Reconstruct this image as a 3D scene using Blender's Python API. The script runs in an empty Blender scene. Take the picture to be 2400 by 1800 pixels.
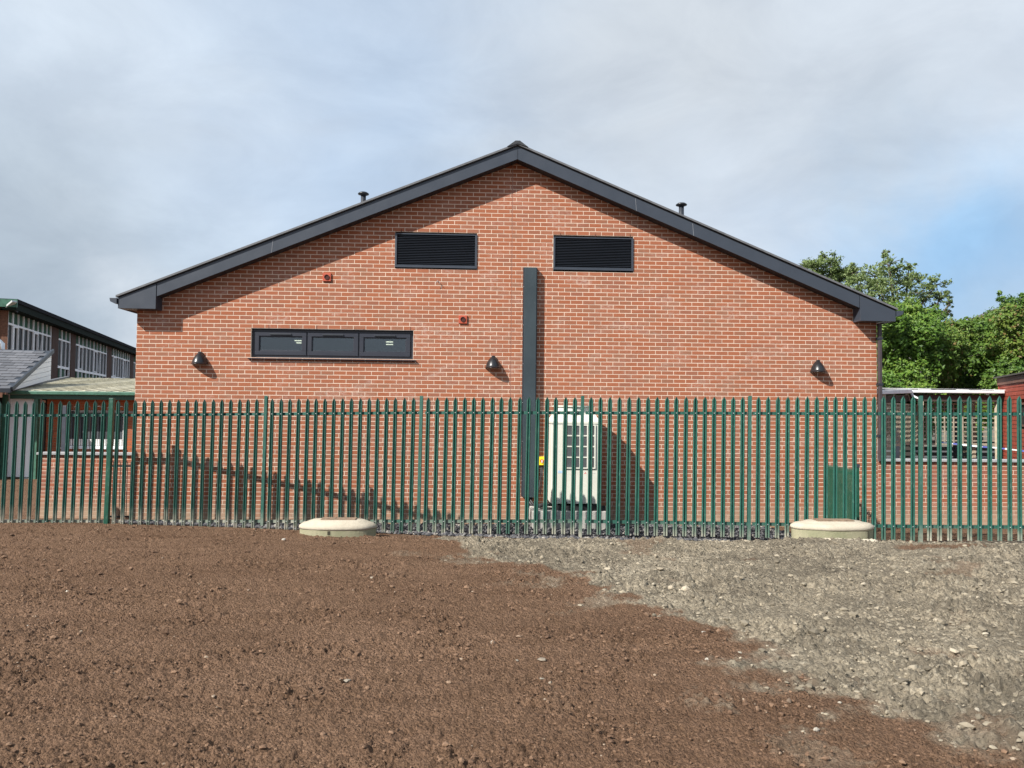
import bpy, math, random
import numpy as np
from mathutils import Vector, Matrix

random.seed(7); rng = np.random.default_rng(11)
S = bpy.context.scene
COL = S.collection
# ------------------------------------------------------------------ camera
YAW, PITCH, ROLL = 0.0467286947, 0.0370659628, 0.0100851168
CX, CD, CH, FPX = 6.0418, 13.9424, 2.07, 1803.0
fwd = Vector((math.sin(YAW)*math.cos(PITCH), math.cos(YAW)*math.cos(PITCH), math.sin(PITCH)))
r0 = Vector((math.cos(YAW), -math.sin(YAW), 0)); u0 = r0.cross(fwd)
right = r0*math.cos(ROLL) + u0*math.sin(ROLL); up = -r0*math.sin(ROLL) + u0*math.cos(ROLL)
CAMP = Vector((CX, -CD, CH))
cam = bpy.data.cameras.new('camera'); co = bpy.data.objects.new('camera', cam); COL.objects.link(co)
M3 = Matrix((right, up, -fwd)).transposed()
co.matrix_world = Matrix.Translation(CAMP) @ M3.to_4x4()
cam.sensor_width = 36; cam.lens = FPX/2400*36; cam.clip_end = 2000; cam.clip_start = .05
S.camera = co
# ------------------------------------------------------------------ sun, sky, exposure
SUNV = Vector((-1.35, -1.0, 1.37)).normalized()      # towards the sun
sl = bpy.data.lights.new('sun', 'SUN'); sl.energy = 5.0; sl.angle = math.radians(.55); sl.color = (1, .955, .88)
so = bpy.data.objects.new('sun', sl); COL.objects.link(so)
so.rotation_euler = SUNV.to_track_quat('Z', 'Y').to_euler(); so.location = (-20, -20, 30)
W = bpy.data.worlds.new('World'); S.world = W; W.use_nodes = True
nt = W.node_tree; nt.nodes.clear(); N = nt.nodes; L = nt.links
def nd(t, **k):
    n = N.new(t)
    for a, b in k.items(): setattr(n, a, b)
    return n
out = nd('ShaderNodeOutputWorld'); bg = nd('ShaderNodeBackground'); bg.inputs[1].default_value = .1
sky = nd('ShaderNodeTexSky', sky_type='NISHITA', sun_disc=False)
sky.sun_elevation = math.asin(SUNV.z); sky.sun_rotation = math.atan2(SUNV.x, SUNV.y); sky.altitude = 50
sky.air_density = 1.0; sky.dust_density = 1.5
tc = nd('ShaderNodeTexCoord')
def wnoise(scale, zs, detail, rough, off=0., dist=0.):
    mp = nd('ShaderNodeMapping'); mp.inputs['Scale'].default_value = (scale, scale, scale*zs); mp.inputs['Location'].default_value = (off, off*.7, off*.3)
    n = nd('ShaderNodeTexNoise'); n.inputs['Scale'].default_value = 1; n.inputs['Detail'].default_value = detail
    n.inputs['Roughness'].default_value = rough; n.inputs['Distortion'].default_value = dist
    L.new(tc.outputs['Generated'], mp.inputs[0]); L.new(mp.outputs[0], n.inputs['Vector']); return n.outputs[0]
def wramp(src, a, b, c0, c1, mid=None):
    r = nd('ShaderNodeValToRGB'); e = r.color_ramp.elements; e[0].position = a; e[1].position = b; e[0].color = (*c0, 1); e[1].color = (*c1, 1)
    if mid: m = e.new(mid[0]); m.color = (*mid[1], 1)
    L.new(src, r.inputs[0]); return r.outputs[0]
def wmix(f, a, b):
    m = nd('ShaderNodeMix', data_type='RGBA')
    if isinstance(f, float): m.inputs[0].default_value = f
    else: L.new(f, m.inputs[0])
    for i, s in ((6, a), (7, b)):
        if isinstance(s, tuple): m.inputs[i].default_value = (*s, 1)
        else: L.new(s, m.inputs[i])
    return m.outputs[2]
# thin high veil, heavier grey banks and a gap of clear blue low on the right
veil = wramp(wnoise(1.6, 2.2, 6, .5, 1.3), .30, .70, (2.9, 3.65, 4.65), (3.75, 4.3, 5.0))
base = wmix(.82, sky.outputs[0], veil)
grey = wramp(wnoise(2.0, 2.6, 5, .52, 6.1, .5), .50, .74, (0, 0, 0), (.8, .8, .8))
base = wmix(grey, base, (2.95, 3.35, 3.85))
def blob(az, el, rad, soft):          # how near a direction is to a cloud bank, 0..1
    a, e = math.radians(az), math.radians(el)
    d = Vector((math.sin(a)*math.cos(e), math.cos(a)*math.cos(e), math.sin(e)))
    nz = nd('ShaderNodeVectorMath', operation='SCALE'); nz.inputs[3].default_value = .28
    nn = nd('ShaderNodeTexNoise'); nn.inputs['Scale'].default_value = 4.5; nn.inputs['Detail'].default_value = 6; nn.inputs['Roughness'].default_value = .55
    L.new(tc.outputs['Generated'], nn.inputs['Vector']); L.new(nn.outputs['Color'], nz.inputs[0])
    sub = nd('ShaderNodeVectorMath', operation='ADD'); L.new(tc.outputs['Generated'], sub.inputs[0]); L.new(nz.outputs[0], sub.inputs[1])
    ds = nd('ShaderNodeVectorMath', operation='DISTANCE'); L.new(sub.outputs[0], ds.inputs[0]); ds.inputs[1].default_value = d + Vector((.14, .14, .14))
    mr = nd('ShaderNodeMapRange', interpolation_type='SMOOTHSTEP'); L.new(ds.outputs['Value'], mr.inputs[0])
    mr.inputs[1].default_value = rad-soft; mr.inputs[2].default_value = rad+soft; mr.inputs[3].default_value = 1; mr.inputs[4].default_value = 0
    return mr.outputs[0]
def wscale(s, k):
    m = nd('ShaderNodeMath', operation='MULTIPLY'); L.new(s, m.inputs[0]); m.inputs[1].default_value = k; return m.outputs[0]
base = wmix(wscale(blob(15, 26, .22, .2), .75), base, (3.75, 4.0, 4.25))
base = wmix(wscale(blob(-32, 8, .2, .12), .85), base, (2.15, 2.6, 3.1))
base = wmix(wscale(blob(-28, 24, .2, .16), .6), base, (4.1, 4.6, 5.15))
base = wmix(wscale(blob(33.5, 12, .12, .12), .9), base, (1.7, 3.3, 5.2))
base = wmix(wscale(blob(18, 10, .10, .10), .5), base, (4.1, 4.4, 4.8))
base = wmix(wscale(blob(36, 25, .2, .12), .85), base, (3.85, 4.25, 4.75))
base = wmix(wscale(blob(27, 19, .07, .10), .5), base, (2.9, 3.25, 3.65))
base = wmix(wscale(blob(-22, 6, .05, .05), .6), base, (4.3, 4.6, 5.0))
tex = wramp(wnoise(5.5, 2.0, 7, .6, 9.3, .4), .32, .70, (.94, .945, .955), (1.15, 1.14, 1.12))
mm = nd('ShaderNodeMix', data_type='RGBA', blend_type='MULTIPLY'); mm.inputs[0].default_value = 1; L.new(base, mm.inputs[6]); L.new(tex, mm.inputs[7]); base = mm.outputs[2]
L.new(base, bg.inputs[0]); L.new(bg.outputs[0], out.inputs[0])
vs = S.view_settings; vs.view_transform = 'Standard'; vs.look = 'None'; vs.exposure = .8; vs.gamma = 1; vs.use_curve_mapping = False
S.cycles.max_bounces = 6; S.cycles.transparent_max_bounces = 12

def ray(px, py): return (right*((px-1200)/FPX) + up*((900-py)/FPX) + fwd)
def at(px, py, Y):                       # the point of the plane y=Y that the photo shows at px,py
    d = ray(px, py); return CAMP + d*((Y-CAMP.y)/d.y)
def onplane(px, py, p, n):
    d = ray(px, py); return CAMP + d*((p-CAMP).dot(n)/d.dot(n))

# ------------------------------------------------------------------ helpers
def tag(o, label=None, cat=None, group=None, kind=None):
    if label: o['label'] = label
    if cat: o['category'] = cat
    if group: o['group'] = group
    if kind: o['kind'] = kind
    return o
def link(o, parent=None):
    COL.objects.link(o)
    if parent: o.parent = parent
    return o
def thing(name, label, cat, loc=(0, 0, 0), group=None, rz=0):
    o = bpy.data.objects.new(name, None); o.location = loc; o.rotation_euler = (0, 0, rz); o.empty_display_size = .1
    COL.objects.link(o); return tag(o, label, cat, group)
def child(name, parent, loc=(0, 0, 0)):
    o = bpy.data.objects.new(name, None); o.location = loc; return link(o, parent)
class MB:
    def __init__(s): s.v = []; s.f = []; s.t = []; s.sm = False
    def quad(s, *p, tone=.5):
        i = len(s.v); s.v += [tuple(q) for q in p]; s.f.append(tuple(range(i, i+len(p)))); s.t.append(tone); return s
    def box(s, x0, x1, y0, y1, z0, z1, tone=.5):
        i = len(s.v)
        s.v += [(x, y, z) for z in (z0, z1) for y in (y0, y1) for x in (x0, x1)]
        for f in ((0, 2, 3, 1), (4, 5, 7, 6), (0, 1, 5, 4), (2, 6, 7, 3), (0, 4, 6, 2), (1, 3, 7, 5)):
            s.f.append(tuple(i+k for k in f)); s.t.append(tone)
        return s
    def prism(s, poly, ax, a, b, tone=.5):   # poly of 2D points extruded along axis
        def mk(p, t): return {'y': (p[0], t, p[1]), 'x': (t, p[0], p[1]), 'z': (p[0], p[1], t)}[ax]
        i = len(s.v); n = len(poly)
        s.v += [mk(p, a) for p in poly] + [mk(p, b) for p in poly]
        s.f.append(tuple(range(i, i+n))); s.f.append(tuple(range(i+2*n-1, i+n-1, -1)))
        for k in range(n):
            s.f.append((i+(k+1) % n, i+k, i+n+k, i+n+(k+1) % n))
        s.t += [tone]*(n+2); return s
    def bar(s, p, q, w, h=None, upv=Vector((0, 0, 1)), tone=.5):
        p, q = Vector(p), Vector(q); h = h or w; d = (q-p).normalized()
        a = d.cross(upv)
        if a.length < 1e-3: a = Vector((1, 0, 0))
        a.normalize(); b = a.cross(d); i = len(s.v)
        for c in (p, q):
            for sa, sb in ((-1, -1), (1, -1), (1, 1), (-1, 1)): s.v.append(tuple(c + a*(sa*w/2) + b*(sb*h/2)))
        for f in ((0, 1, 2, 3), (7, 6, 5, 4), (0, 4, 5, 1), (1, 5, 6, 2), (2, 6, 7, 3), (3, 7, 4, 0)):
            s.f.append(tuple(i+k for k in f)); s.t.append(tone)
        return s
    def tube(s, pts, r, n=8, tone=.5, caps=True):
        pts = [Vector(p) for p in pts]; rr = r if isinstance(r, (list, tuple)) else [r]*len(pts); i = len(s.v); a = None
        for k, p in enumerate(pts):
            d = (pts[min(k+1, len(pts)-1)] - pts[max(k-1, 0)]).normalized()
            if a is None: a = d.cross(Vector((0, 0, 1))) if abs(d.z) < .95 else Vector((1, 0, 0))
            a = (a - d*a.dot(d)).normalized(); b = d.cross(a)
            for j in range(n):
                t = 2*math.pi*j/n; s.v.append(tuple(p + a*(rr[k]*math.cos(t)) + b*(rr[k]*math.sin(t))))
        for k in range(len(pts)-1):
            for j in range(n):
                s.f.append((i+k*n+j, i+k*n+(j+1) % n, i+(k+1)*n+(j+1) % n, i+(k+1)*n+j)); s.t.append(tone)
        if caps:
            s.f.append(tuple(i+j for j in range(n-1, -1, -1))); s.f.append(tuple(i+(len(pts)-1)*n+j for j in range(n))); s.t += [tone]*2
        return s
    def lathe(s, prof, n=24, cx=0, cy=0, sx=1, sy=1, jit=0, tone=.5):   # prof list of (r,z)
        i = len(s.v); m = len(prof)
        for r, z in prof:
            for j in range(n):
                t = 2*math.pi*j/n; k = 1+jit*math.sin(3*t+r*9)*.5+jit*math.sin(7*t+1)*.5
                s.v.append((cx+r*k*sx*math.cos(t), cy+r*k*sy*math.sin(t), z+jit*.4*math.sin(5*t+z*30)*.1))
        for k in range(m-1):
            for j in range(n):
                s.f.append((i+k*n+j, i+k*n+(j+1) % n, i+(k+1)*n+(j+1) % n, i+(k+1)*n+j)); s.t.append(tone)
        s.f.append(tuple(i+(m-1)*n+j for j in range(n))); s.f.append(tuple(i+j for j in range(n-1, -1, -1))); s.t += [tone]*2
        return s
    def mesh(s, name, m=None, smooth=False, tones=False):
        me = bpy.data.meshes.new(name); me.from_pydata(s.v, [], s.f)
        if m: me.materials.append(m)
        if tones:
            at_ = me.attributes.new('tone', 'FLOAT', 'FACE'); at_.data.foreach_set('value', s.t)
        if smooth: me.shade_smooth() if hasattr(me, 'shade_smooth') else me.polygons.foreach_set('use_smooth', [True]*len(me.polygons))
        me.update(); return me
    def build(s, name, m, parent=None, smooth=False, tones=False, loc=(0, 0, 0), bevel=0):
        o = bpy.data.objects.new(name, s.mesh(name, m, smooth, tones)); o.location = loc; link(o, parent)
        if bevel:
            b = o.modifiers.new('edge', 'BEVEL'); b.width = bevel; b.segments = 2; b.limit_method = 'ANGLE'; b.angle_limit = math.radians(35)
        return o
def bigmesh(name, V, F, m, tone=None, smooth=False, attrs=None):     # numpy arrays; F (n,k)
    me = bpy.data.meshes.new(name); n, k = F.shape
    me.vertices.add(len(V)); me.vertices.foreach_set('co', V.astype(np.float32).ravel())
    me.loops.add(n*k); me.loops.foreach_set('vertex_index', F.astype(np.int32).ravel())
    me.polygons.add(n); me.polygons.foreach_set('loop_start', np.arange(0, n*k, k, dtype=np.int32)); me.polygons.foreach_set('loop_total', np.full(n, k, np.int32))
    me.polygons.foreach_set('use_smooth', np.full(n, smooth))
    me.update(calc_edges=True); me.materials.append(m)
    if tone is not None: me.attributes.new('tone', 'FLOAT', 'FACE').data.foreach_set('value', tone.astype(np.float32))
    for an, av in (attrs or {}).items(): me.attributes.new(an, 'FLOAT', 'POINT').data.foreach_set('value', av.astype(np.float32))
    return me
def objof(name, me, parent=None):
    return link(bpy.data.objects.new(name, me), parent)

# ------------------------------------------------------------------ materials
class MT:
    def __init__(s, name, rough=.6, metal=0, spec=.5):
        s.m = bpy.data.materials.new(name); s.m.use_nodes = True; s.nt = s.m.node_tree; s.b = s.nt.nodes['Principled BSDF']
        s.b.inputs['Roughness'].default_value = rough; s.b.inputs['Metallic'].default_value = metal; s.b.inputs['Specular IOR Level'].default_value = spec
        s.tc = s.nt.nodes.new('ShaderNodeTexCoord')
    def n(s, t, **k):
        n = s.nt.nodes.new(t)
        for a, b in k.items(): setattr(n, a, b)
        return n
    def l(s, a, b): s.nt.links.new(a, b)
    def noise(s, scale, detail=4, rough=.5, sc3=(1, 1, 1), src=None, dist=0):
        mp = s.n('ShaderNodeMapping'); mp.inputs['Scale'].default_value = sc3; s.l(src or s.tc.outputs['Object'], mp.inputs[0])
        n = s.n('ShaderNodeTexNoise'); n.inputs['Scale'].default_value = scale; n.inputs['Detail'].default_value = detail; n.inputs['Roughness'].default_value = rough; n.inputs['Distortion'].default_value = dist
        s.l(mp.outputs[0], n.inputs['Vector']); return n.outputs[0]
    def ramp(s, src, stops, interp='LINEAR'):
        r = s.n('ShaderNodeValToRGB'); r.color_ramp.interpolation = interp; e = r.color_ramp.elements
        while len(e) < len(stops): e.new(.5)
        for k, (p, c) in enumerate(stops):
            e[k].position = p; e[k].color = (*c, 1) if isinstance(c, tuple) else (c, c, c, 1)
        s.l(src, r.inputs[0]); return r.outputs[0]
    def mix(s, f, a, b, mode='MIX'):
        m = s.n('ShaderNodeMix', data_type='RGBA', blend_type=mode)
        if isinstance(f, (int, float)): m.inputs[0].default_value = f
        else: s.l(f, m.inputs[0])
        for i, c in ((6, a), (7, b)):
            if isinstance(c, tuple): m.inputs[i].default_value = (*c, 1)
            else: s.l(c, m.inputs[i])
        return m.outputs[2]
    def math(s, op, a, b=0):
        m = s.n('ShaderNodeMath', operation=op)
        for i, c in ((0, a), (1, b)):
            if isinstance(c, (int, float)): m.inputs[i].default_value = c
            else: s.l(c, m.inputs[i])
        return m.outputs[0]
    def attr(s, name):
        a = s.n('ShaderNodeAttribute'); a.attribute_name = name; return a.outputs['Fac']
    def pos(s): return s.n('ShaderNodeNewGeometry').outputs['Position']
    def col(s, c):
        if isinstance(c, tuple): s.b.inputs['Base Color'].default_value = (*c, 1)
        else: s.l(c, s.b.inputs['Base Color'])
        return s
    def bump(s, src, strength=.3, dist=.01):
        b = s.n('ShaderNodeBump'); b.inputs['Strength'].default_value = strength; b.inputs['Distance'].default_value = dist
        s.l(src, b.inputs['Height']); s.l(b.outputs[0], s.b.inputs['Normal']); return s
def simple(name, c, rough=.5, metal=0, var=.12, scale=6, spec=.5, bump=.1):
    t = MT(name, rough, metal, spec); n = t.noise(scale, 5, .6, src=t.pos())
    lo = tuple(max(0, x*(1-var)) for x in c); hi = tuple(min(1, x*(1+var)) for x in c)
    t.col(t.ramp(n, [(.3, lo), (.7, hi)])); t.l(t.ramp(n, [(.2, rough*.85), (.8, min(1, rough*1.15))]), t.b.inputs['Roughness'])
    if bump: t.bump(t.noise(scale*8, 3, src=t.pos()), bump, .004)
    return t.m

def brick_mat(name, cols, dark, eff=.5, zdirt=True):
    t = MT(name, .9, spec=.15); P = t.pos(); tone = t.attr('tone')
    c = t.ramp(tone, cols, 'LINEAR')
    sm = t.noise(9, 4, .6, (1, 1, 2.6), P); fine = t.noise(120, 3, .65, (1, 1, 1), P)
    # dragged dark faces on some bricks
    sel = t.ramp(tone, [(.0, 0.), (.52, .05), (.60, .9), (.74, .9), (.8, .1), (1., .5)])
    dk = t.math('MULTIPLY', t.ramp(sm, [(.36, 0.), (.62, 1.)]), sel)
    c = t.mix(t.math('MULTIPLY', dk, .62), c, dark)
    c = t.mix(t.ramp(fine, [(.3, .0), (.75, .38)]), c, tuple(min(1, x*1.3+.01) for x in cols[1][1]))
    # efflorescence: pale bloom in drifts
    e = t.math('MULTIPLY', t.ramp(t.noise(1.1, 6, .62, (1, 1, 2.2), P, .8), [(.50, 0.), (.68, 1.)]), t.ramp(t.noise(14, 4, .7, (1, 1, 2), P), [(.42, 0.), (.66, 1.)]))
    c = t.mix(t.math('MULTIPLY', e, eff), c, (.52, .42, .38))
    # dried mud splashed on the lowest courses
    if zdirt:
        sx = t.n('ShaderNodeSeparateXYZ'); t.l(P, sx.inputs[0])
        mr = t.n('ShaderNodeMapRange'); t.l(sx.outputs[2], mr.inputs[0]); mr.inputs[1].default_value = .12; mr.inputs[2].default_value = .52; mr.inputs[3].default_value = 1; mr.inputs[4].default_value = 0
        c = t.mix(t.math('MULTIPLY', mr.outputs[0], t.ramp(t.noise(2.2, 5, .6, src=P), [(.25, .35), (.65, .95)])), c, (.36, .27, .19))
    t.col(c); t.bump(fine, .5, .004); return t.m
BR = brick_mat('facing_brick', [(0, (.265, .090, .046)), (.3, (.29, .104, .055)), (.55, (.262, .094, .052)), (.8, (.275, .114, .070)), (1, (.235, .086, .054))], (.175, .115, .078), .45)
BRL = brick_mat('garden_wall_brick', [(0, (.26, .088, .05)), (.3, (.29, .105, .06)), (.6, (.26, .098, .06)), (.85, (.22, .08, .055)), (1, (.29, .13, .09))], (.15, .10, .08), .6)
BRO = brick_mat('old_brick', [(0, (.30, .075, .03)), (.5, (.38, .11, .045)), (1, (.24, .07, .035))], (.10, .06, .05), .1, False)
def mortar_mat(name, c, c2):
    t = MT(name, .95, spec=.1); P = t.pos(); n = t.noise(3, 5, .6, src=P); f = t.noise(160, 3, .6, src=P)
    k = t.ramp(n, [(.3, c2), (.62, c)])
    sx = t.n('ShaderNodeSeparateXYZ'); t.l(P, sx.inputs[0]); mr = t.n('ShaderNodeMapRange'); t.l(sx.outputs[2], mr.inputs[0]); mr.inputs[1].default_value = .1; mr.inputs[2].default_value = .5; mr.inputs[3].default_value = .7; mr.inputs[4].default_value = 0
    t.col(t.mix(mr.outputs[0], k, (.36, .28, .2))); t.bump(f, .5, .003); return t.m
MO = mortar_mat('mortar', (.65, .515, .41), (.56, .435, .345))
MOD = mortar_mat('old_mortar', (.3, .2, .14), (.2, .13, .09))
ANTH = simple('anthracite_metal', (.034, .042, .057), .42, 0, .06, 3, .5, .04)
ANTD = simple('anthracite_dark', (.018, .022, .03), .45, 0, .1, 4)
SLATE = simple('roof_tile', (.105, .108, .116), .62, 0, .25, 7, .4, .3)
RIDGE = simple('ridge_cap', (.03, .032, .036), .5)
def trunk_mat():
    t = MT('painted_trunking', .45, spec=.5); P = t.pos()
    n = t.noise(3, 5, .6, (1, 1, .6), P); s = t.ramp(t.noise(38, 5, .75, src=P), [(.64, 0.), (.74, 1.)])
    t.col(t.mix(t.math('MULTIPLY', s, .45), t.ramp(n, [(.3, (.022, .034, .041)), (.7, (.032, .047, .056))]), (.25, .27, .27))); return t.m
TRK = trunk_mat()
def green_mat(name, c, splash=True):
    t = MT(name, .38, spec=.5); P = t.pos(); n = t.noise(2.2, 4, .6, src=P); f = t.noise(28, 5, .7, (1, 1, .35), P)
    k = t.ramp(n, [(.3, tuple(x*.85 for x in c)), (.7, tuple(x*1.15 for x in c))])
    k = t.mix(t.math('MULTIPLY', t.ramp(f, [(.56, 0.), (.78, 1.)]), .35), k, (.20, .30, .26))
    if splash:
        sx = t.n('ShaderNodeSeparateXYZ'); t.l(P, sx.inputs[0]); mr = t.n('ShaderNodeMapRange'); t.l(sx.outputs[2], mr.inputs[0])
        mr.inputs[1].default_value = .20; mr.inputs[2].default_value = .46; mr.inputs[3].default_value = 1; mr.inputs[4].default_value = 0
        ww = t.math('MULTIPLY', mr.outputs[0], t.ramp(t.noise(1.3, 3, .6, (1, 1, .1), P), [(.38, .12), (.58, .95)]))
        k = t.mix(t.math('MULTIPLY', ww, t.ramp(t.noise(12, 4, .6, src=P), [(.3, .35), (.6, 1.)])), k, (.42, .38, .31))
    t.col(k); t.l(t.ramp(f, [(.3, .32), (.8, .6)]), t.b.inputs['Roughness']); return t.m
GREEN = green_mat('fence_green', (.017, .080, .061))
GREEND = green_mat('fence_green_dark', (.009, .068, .042), False)
GREENW = green_mat('weathered_green', (.030, .098, .076))
PGREEN = simple('gutter_green', (.04, .12, .08), .5, 0, .3, 9)
STEEL = simple('galvanised_bolt', (.6, .62, .62), .35, .6)
WHITE = simple('white_plastic', (.72, .73, .72), .4, 0, .05, 3)
WHITEP = simple('white_weathered', (.72, .73, .74), .55, 0, .12, 5)
ACW = simple('cream_casing', (.60, .60, .53), .42, 0, .05, 2.5)
BLACKP = simple('black_rubber', (.015, .015, .017), .5, 0, .3, 20)
LAMPM = simple('lamp_black', (.012, .013, .015), .32, 0, .1, 4)
REDV = simple('terracotta_vent', (.38, .065, .03), .6, 0, .12, 10)
REDVD = simple('terracotta_dark', (.045, .009, .006), .8)
YEL = simple('isolator_yellow', (.85, .60, .02), .4, 0, .04)
RED = simple('isolator_red', (.55, .02, .02), .4)
REDLOGO = simple('logo_red', (.62, .05, .05), .5, bump=0)
REDLINE = simple('faded_red_tape', (.55, .28, .24), .6, bump=0)
BLUELB = simple('pale_blue_label', (.42, .55, .70), .5, 0, .1, 30, bump=0)
def conc_mat(name, c, c2, c3):
    t = MT(name, .92, spec=.15); P = t.pos(); n = t.noise(3.5, 6, .65, src=P); f = t.noise(60, 5, .7, src=P)
    k = t.ramp(n, [(.3, c2), (.6, c)]); k = t.mix(t.ramp(f, [(.5, 0.), (.8, .5)]), k, c3); t.col(k)
    t.bump(f, .6, .012); return t.m
CONC = conc_mat('concrete_pale', (.44, .39, .31), (.34, .30, .235), (.24, .21, .165))
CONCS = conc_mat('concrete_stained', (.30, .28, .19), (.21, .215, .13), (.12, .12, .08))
CONCG = conc_mat('concrete_grey', (.42, .41, .38), (.32, .31, .29), (.22, .21, .2))
COPE = conc_mat('coping_stone', (.34, .34, .345), (.26, .26, .265), (.2, .2, .2))
def tone_mat(name, stops, rough=.9, spec=.2, nscale=8, bump=.4):
    t = MT(name, rough, spec=spec); c = t.ramp(t.attr('tone'), stops); n = t.noise(nscale, 4, .6, src=t.pos())
    t.col(t.mix(t.ramp(n, [(.3, .0), (.7, .5)]), c, t.mix(1., c, (1.35, 1.3, 1.25), 'MULTIPLY')))
    if bump: t.bump(t.noise(nscale*12, 4, .7, src=t.pos()), bump, .006)
    return t.m
GRAVEL = tone_mat('dark_gravel', [(0, (.035, .036, .042)), (.6, (.085, .085, .092)), (.93, (.15, .145, .14)), (1, (.27, .25, .22))])
CRUMB = tone_mat('soil_crumb', [(0, (.085, .051, .033)), (.5, (.14, .086, .055)), (.96, (.18, .115, .075)), (1, (.26, .21, .16))])
CLAYC = tone_mat('clay_crumb', [(0, (.11, .095, .072)), (.5, (.20, .173, .13)), (.9, (.27, .235, .178)), (1, (.33, .29, .225))])
STONEM = tone_mat('loose_stone', [(0, (.15, .11, .08)), (.5, (.26, .235, .19)), (1, (.42, .39, .34))], nscale=20)
LEAF = None
def leaf_mat(name, stops):
    t = MT(name, .5, spec=.35); c = t.ramp(t.attr('tone'), stops); t.col(c)
    tr = t.n('ShaderNodeBsdfTranslucent'); t.l(t.mix(.5, c, (.12, .22, .02)), tr.inputs[0])
    mx = t.n('ShaderNodeMixShader'); mx.inputs[0].default_value = .3; t.l(t.b.outputs[0], mx.inputs[1]); t.l(tr.outputs[0], mx.inputs[2])
    t.l(mx.outputs[0], t.nt.nodes['Material Output'].inputs[0]); return t.m
LEAFA = leaf_mat('leaf_bright', [(0, (.035, .085, .012)), (.6, (.10, .19, .024)), (1, (.20, .28, .05))])
LEAFB = leaf_mat('leaf_olive', [(0, (.035, .085, .014)), (.6, (.11, .19, .028)), (.97, (.13, .165, .03)), (1, (.17, .12, .04))])
LEAFC = leaf_mat('leaf_grey_green', [(0, (.085, .125, .04)), (1, (.19, .25, .09))])
BARK = simple('bark', (.09, .075, .055), .9, 0, .3, 8)
def glass_mat(name, tint, k=.5, rough=.03):
    t = MT(name); o = t.nt.nodes['Material Output']
    tr = t.n('ShaderNodeBsdfTransparent'); tr.inputs[0].default_value = (*tint, 1)
    gl = t.n('ShaderNodeBsdfGlossy'); gl.inputs['Roughness'].default_value = rough; gl.inputs[0].default_value = (.9, .95, 1, 1)
    fr = t.n('ShaderNodeFresnel'); fr.inputs[0].default_value = 1.5
    mx = t.n('ShaderNodeMixShader'); t.l(t.math('ADD', fr.outputs[0], k), mx.inputs[0]); t.l(tr.outputs[0], mx.inputs[1]); t.l(gl.outputs[0], mx.inputs[2]); t.l(mx.outputs[0], o.inputs[0]); return t.m
GLASS = glass_mat('window_glass', (.55, .6, .6), .07, .15)
GLASSB = glass_mat('far_glass', (.35, .4, .4), .08)
ROOM = simple('room_wall', (.16, .19, .20), .8)
GPANEL = simple('green_panel', (.045, .105, .070), .7, 0, .12, .8, .15, 0)
TIMB = simple('weathered_timber', (.42, .36, .27), .8, 0, .25, 9)
TIMBG = simple('grey_timber', (.28, .25, .195), .85, 0, .25, 9)
REDT = simple('red_stained_board', (.27, .050, .028), .65, 0, .22, 5)
REDTD = simple('brown_fascia_board', (.13, .06, .042), .7, 0, .2, 5)
DKBLUE = simple('dark_blue_grey', (.035, .042, .058), .5)
CORR = None
def em_mat(name, c, s):
    t = MT(name); t.b.inputs['Emission Color'].default_value = (*c, 1); t.b.inputs['Emission Strength'].default_value = s; t.col((.8, .8, .8)); return t.m
TUBE = em_mat('lit_tube', (1, .93, .72), 1.6)

# ------------------------------------------------------------------ shape of the place
SC = .0749          # course height
SB = .22463         # brick + joint
WD = 13.478         # width of the gable wall
XJ = 6.669
# fence line: gap in front of the facade at some places along it
FPX_GAP = [(-400, .62), (0, .62), (262, .62), (622, 1.2), (987, 1.85), (1365, 2.25), (1758, 2.5), (2159, 2.7), (2500, 2.85), (2900, 3.0)]
def gap(px):
    for (a, ga), (b, gb) in zip(FPX_GAP, FPX_GAP[1:]):
        if px <= b: return ga + (gb-ga)*(px-a)/(b-a)
    return FPX_GAP[-1][1]
_fx = np.array([at(p, 1240, -g).x for p, g in FPX_GAP]); _fy = np.array([-g for p, g in FPX_GAP])
def fence_y(x): return np.interp(x, _fx, _fy)
def hash2(ix, iy, seed):
    h = (ix.astype(np.int64)*374761393 + iy.astype(np.int64)*668265263 + seed*974634777) & 0xffffffff
    h = ((h ^ (h >> 13))*1274126177) & 0xffffffff
    return ((h ^ (h >> 16)) & 0xffff)/65535.
def vnoise(x, y, seed=0):
    ix = np.floor(x).astype(np.int64); iy = np.floor(y).astype(np.int64); fx = x-ix; fy = y-iy
    def g(i, j):
        a = hash2(ix+i, iy+j, seed)*2*np.pi; return np.cos(a)*(fx-i)+np.sin(a)*(fy-j)
    u = fx*fx*fx*(fx*(fx*6-15)+10); v = fy*fy*fy*(fy*(fy*6-15)+10)
    a = g(0, 0); b = g(1, 0); c = g(0, 1); d = g(1, 1)
    return (a+(b-a)*u + ((c+(d-c)*u)-(a+(b-a)*u))*v)*1.5
def fbm(x, y, sc, oct=3, seed=0, gain=.5):
    r = 0; a = 1
    for k in range(oct): r = r + a*vnoise(x*sc*2**k+k*7.3, y*sc*2**k-k*3.1, seed+k); a *= gain
    return r
def base_z(x, y):
    s = fence_y(x) - y; rise = .085+.11*np.clip((x-4)/8., 0, 1)
    z = np.where(s < 0, .15 + .12*np.clip(s/np.maximum(-fence_y(x), .3), -1, 0), 0)
    z = np.where((s >= 0) & (s < 1), .15+rise*(3*s**2-2*s**3), z)
    z = np.where(s >= 1, .15+rise + (.47-.15-rise)/11*(s-1), z)
    return z
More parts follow.
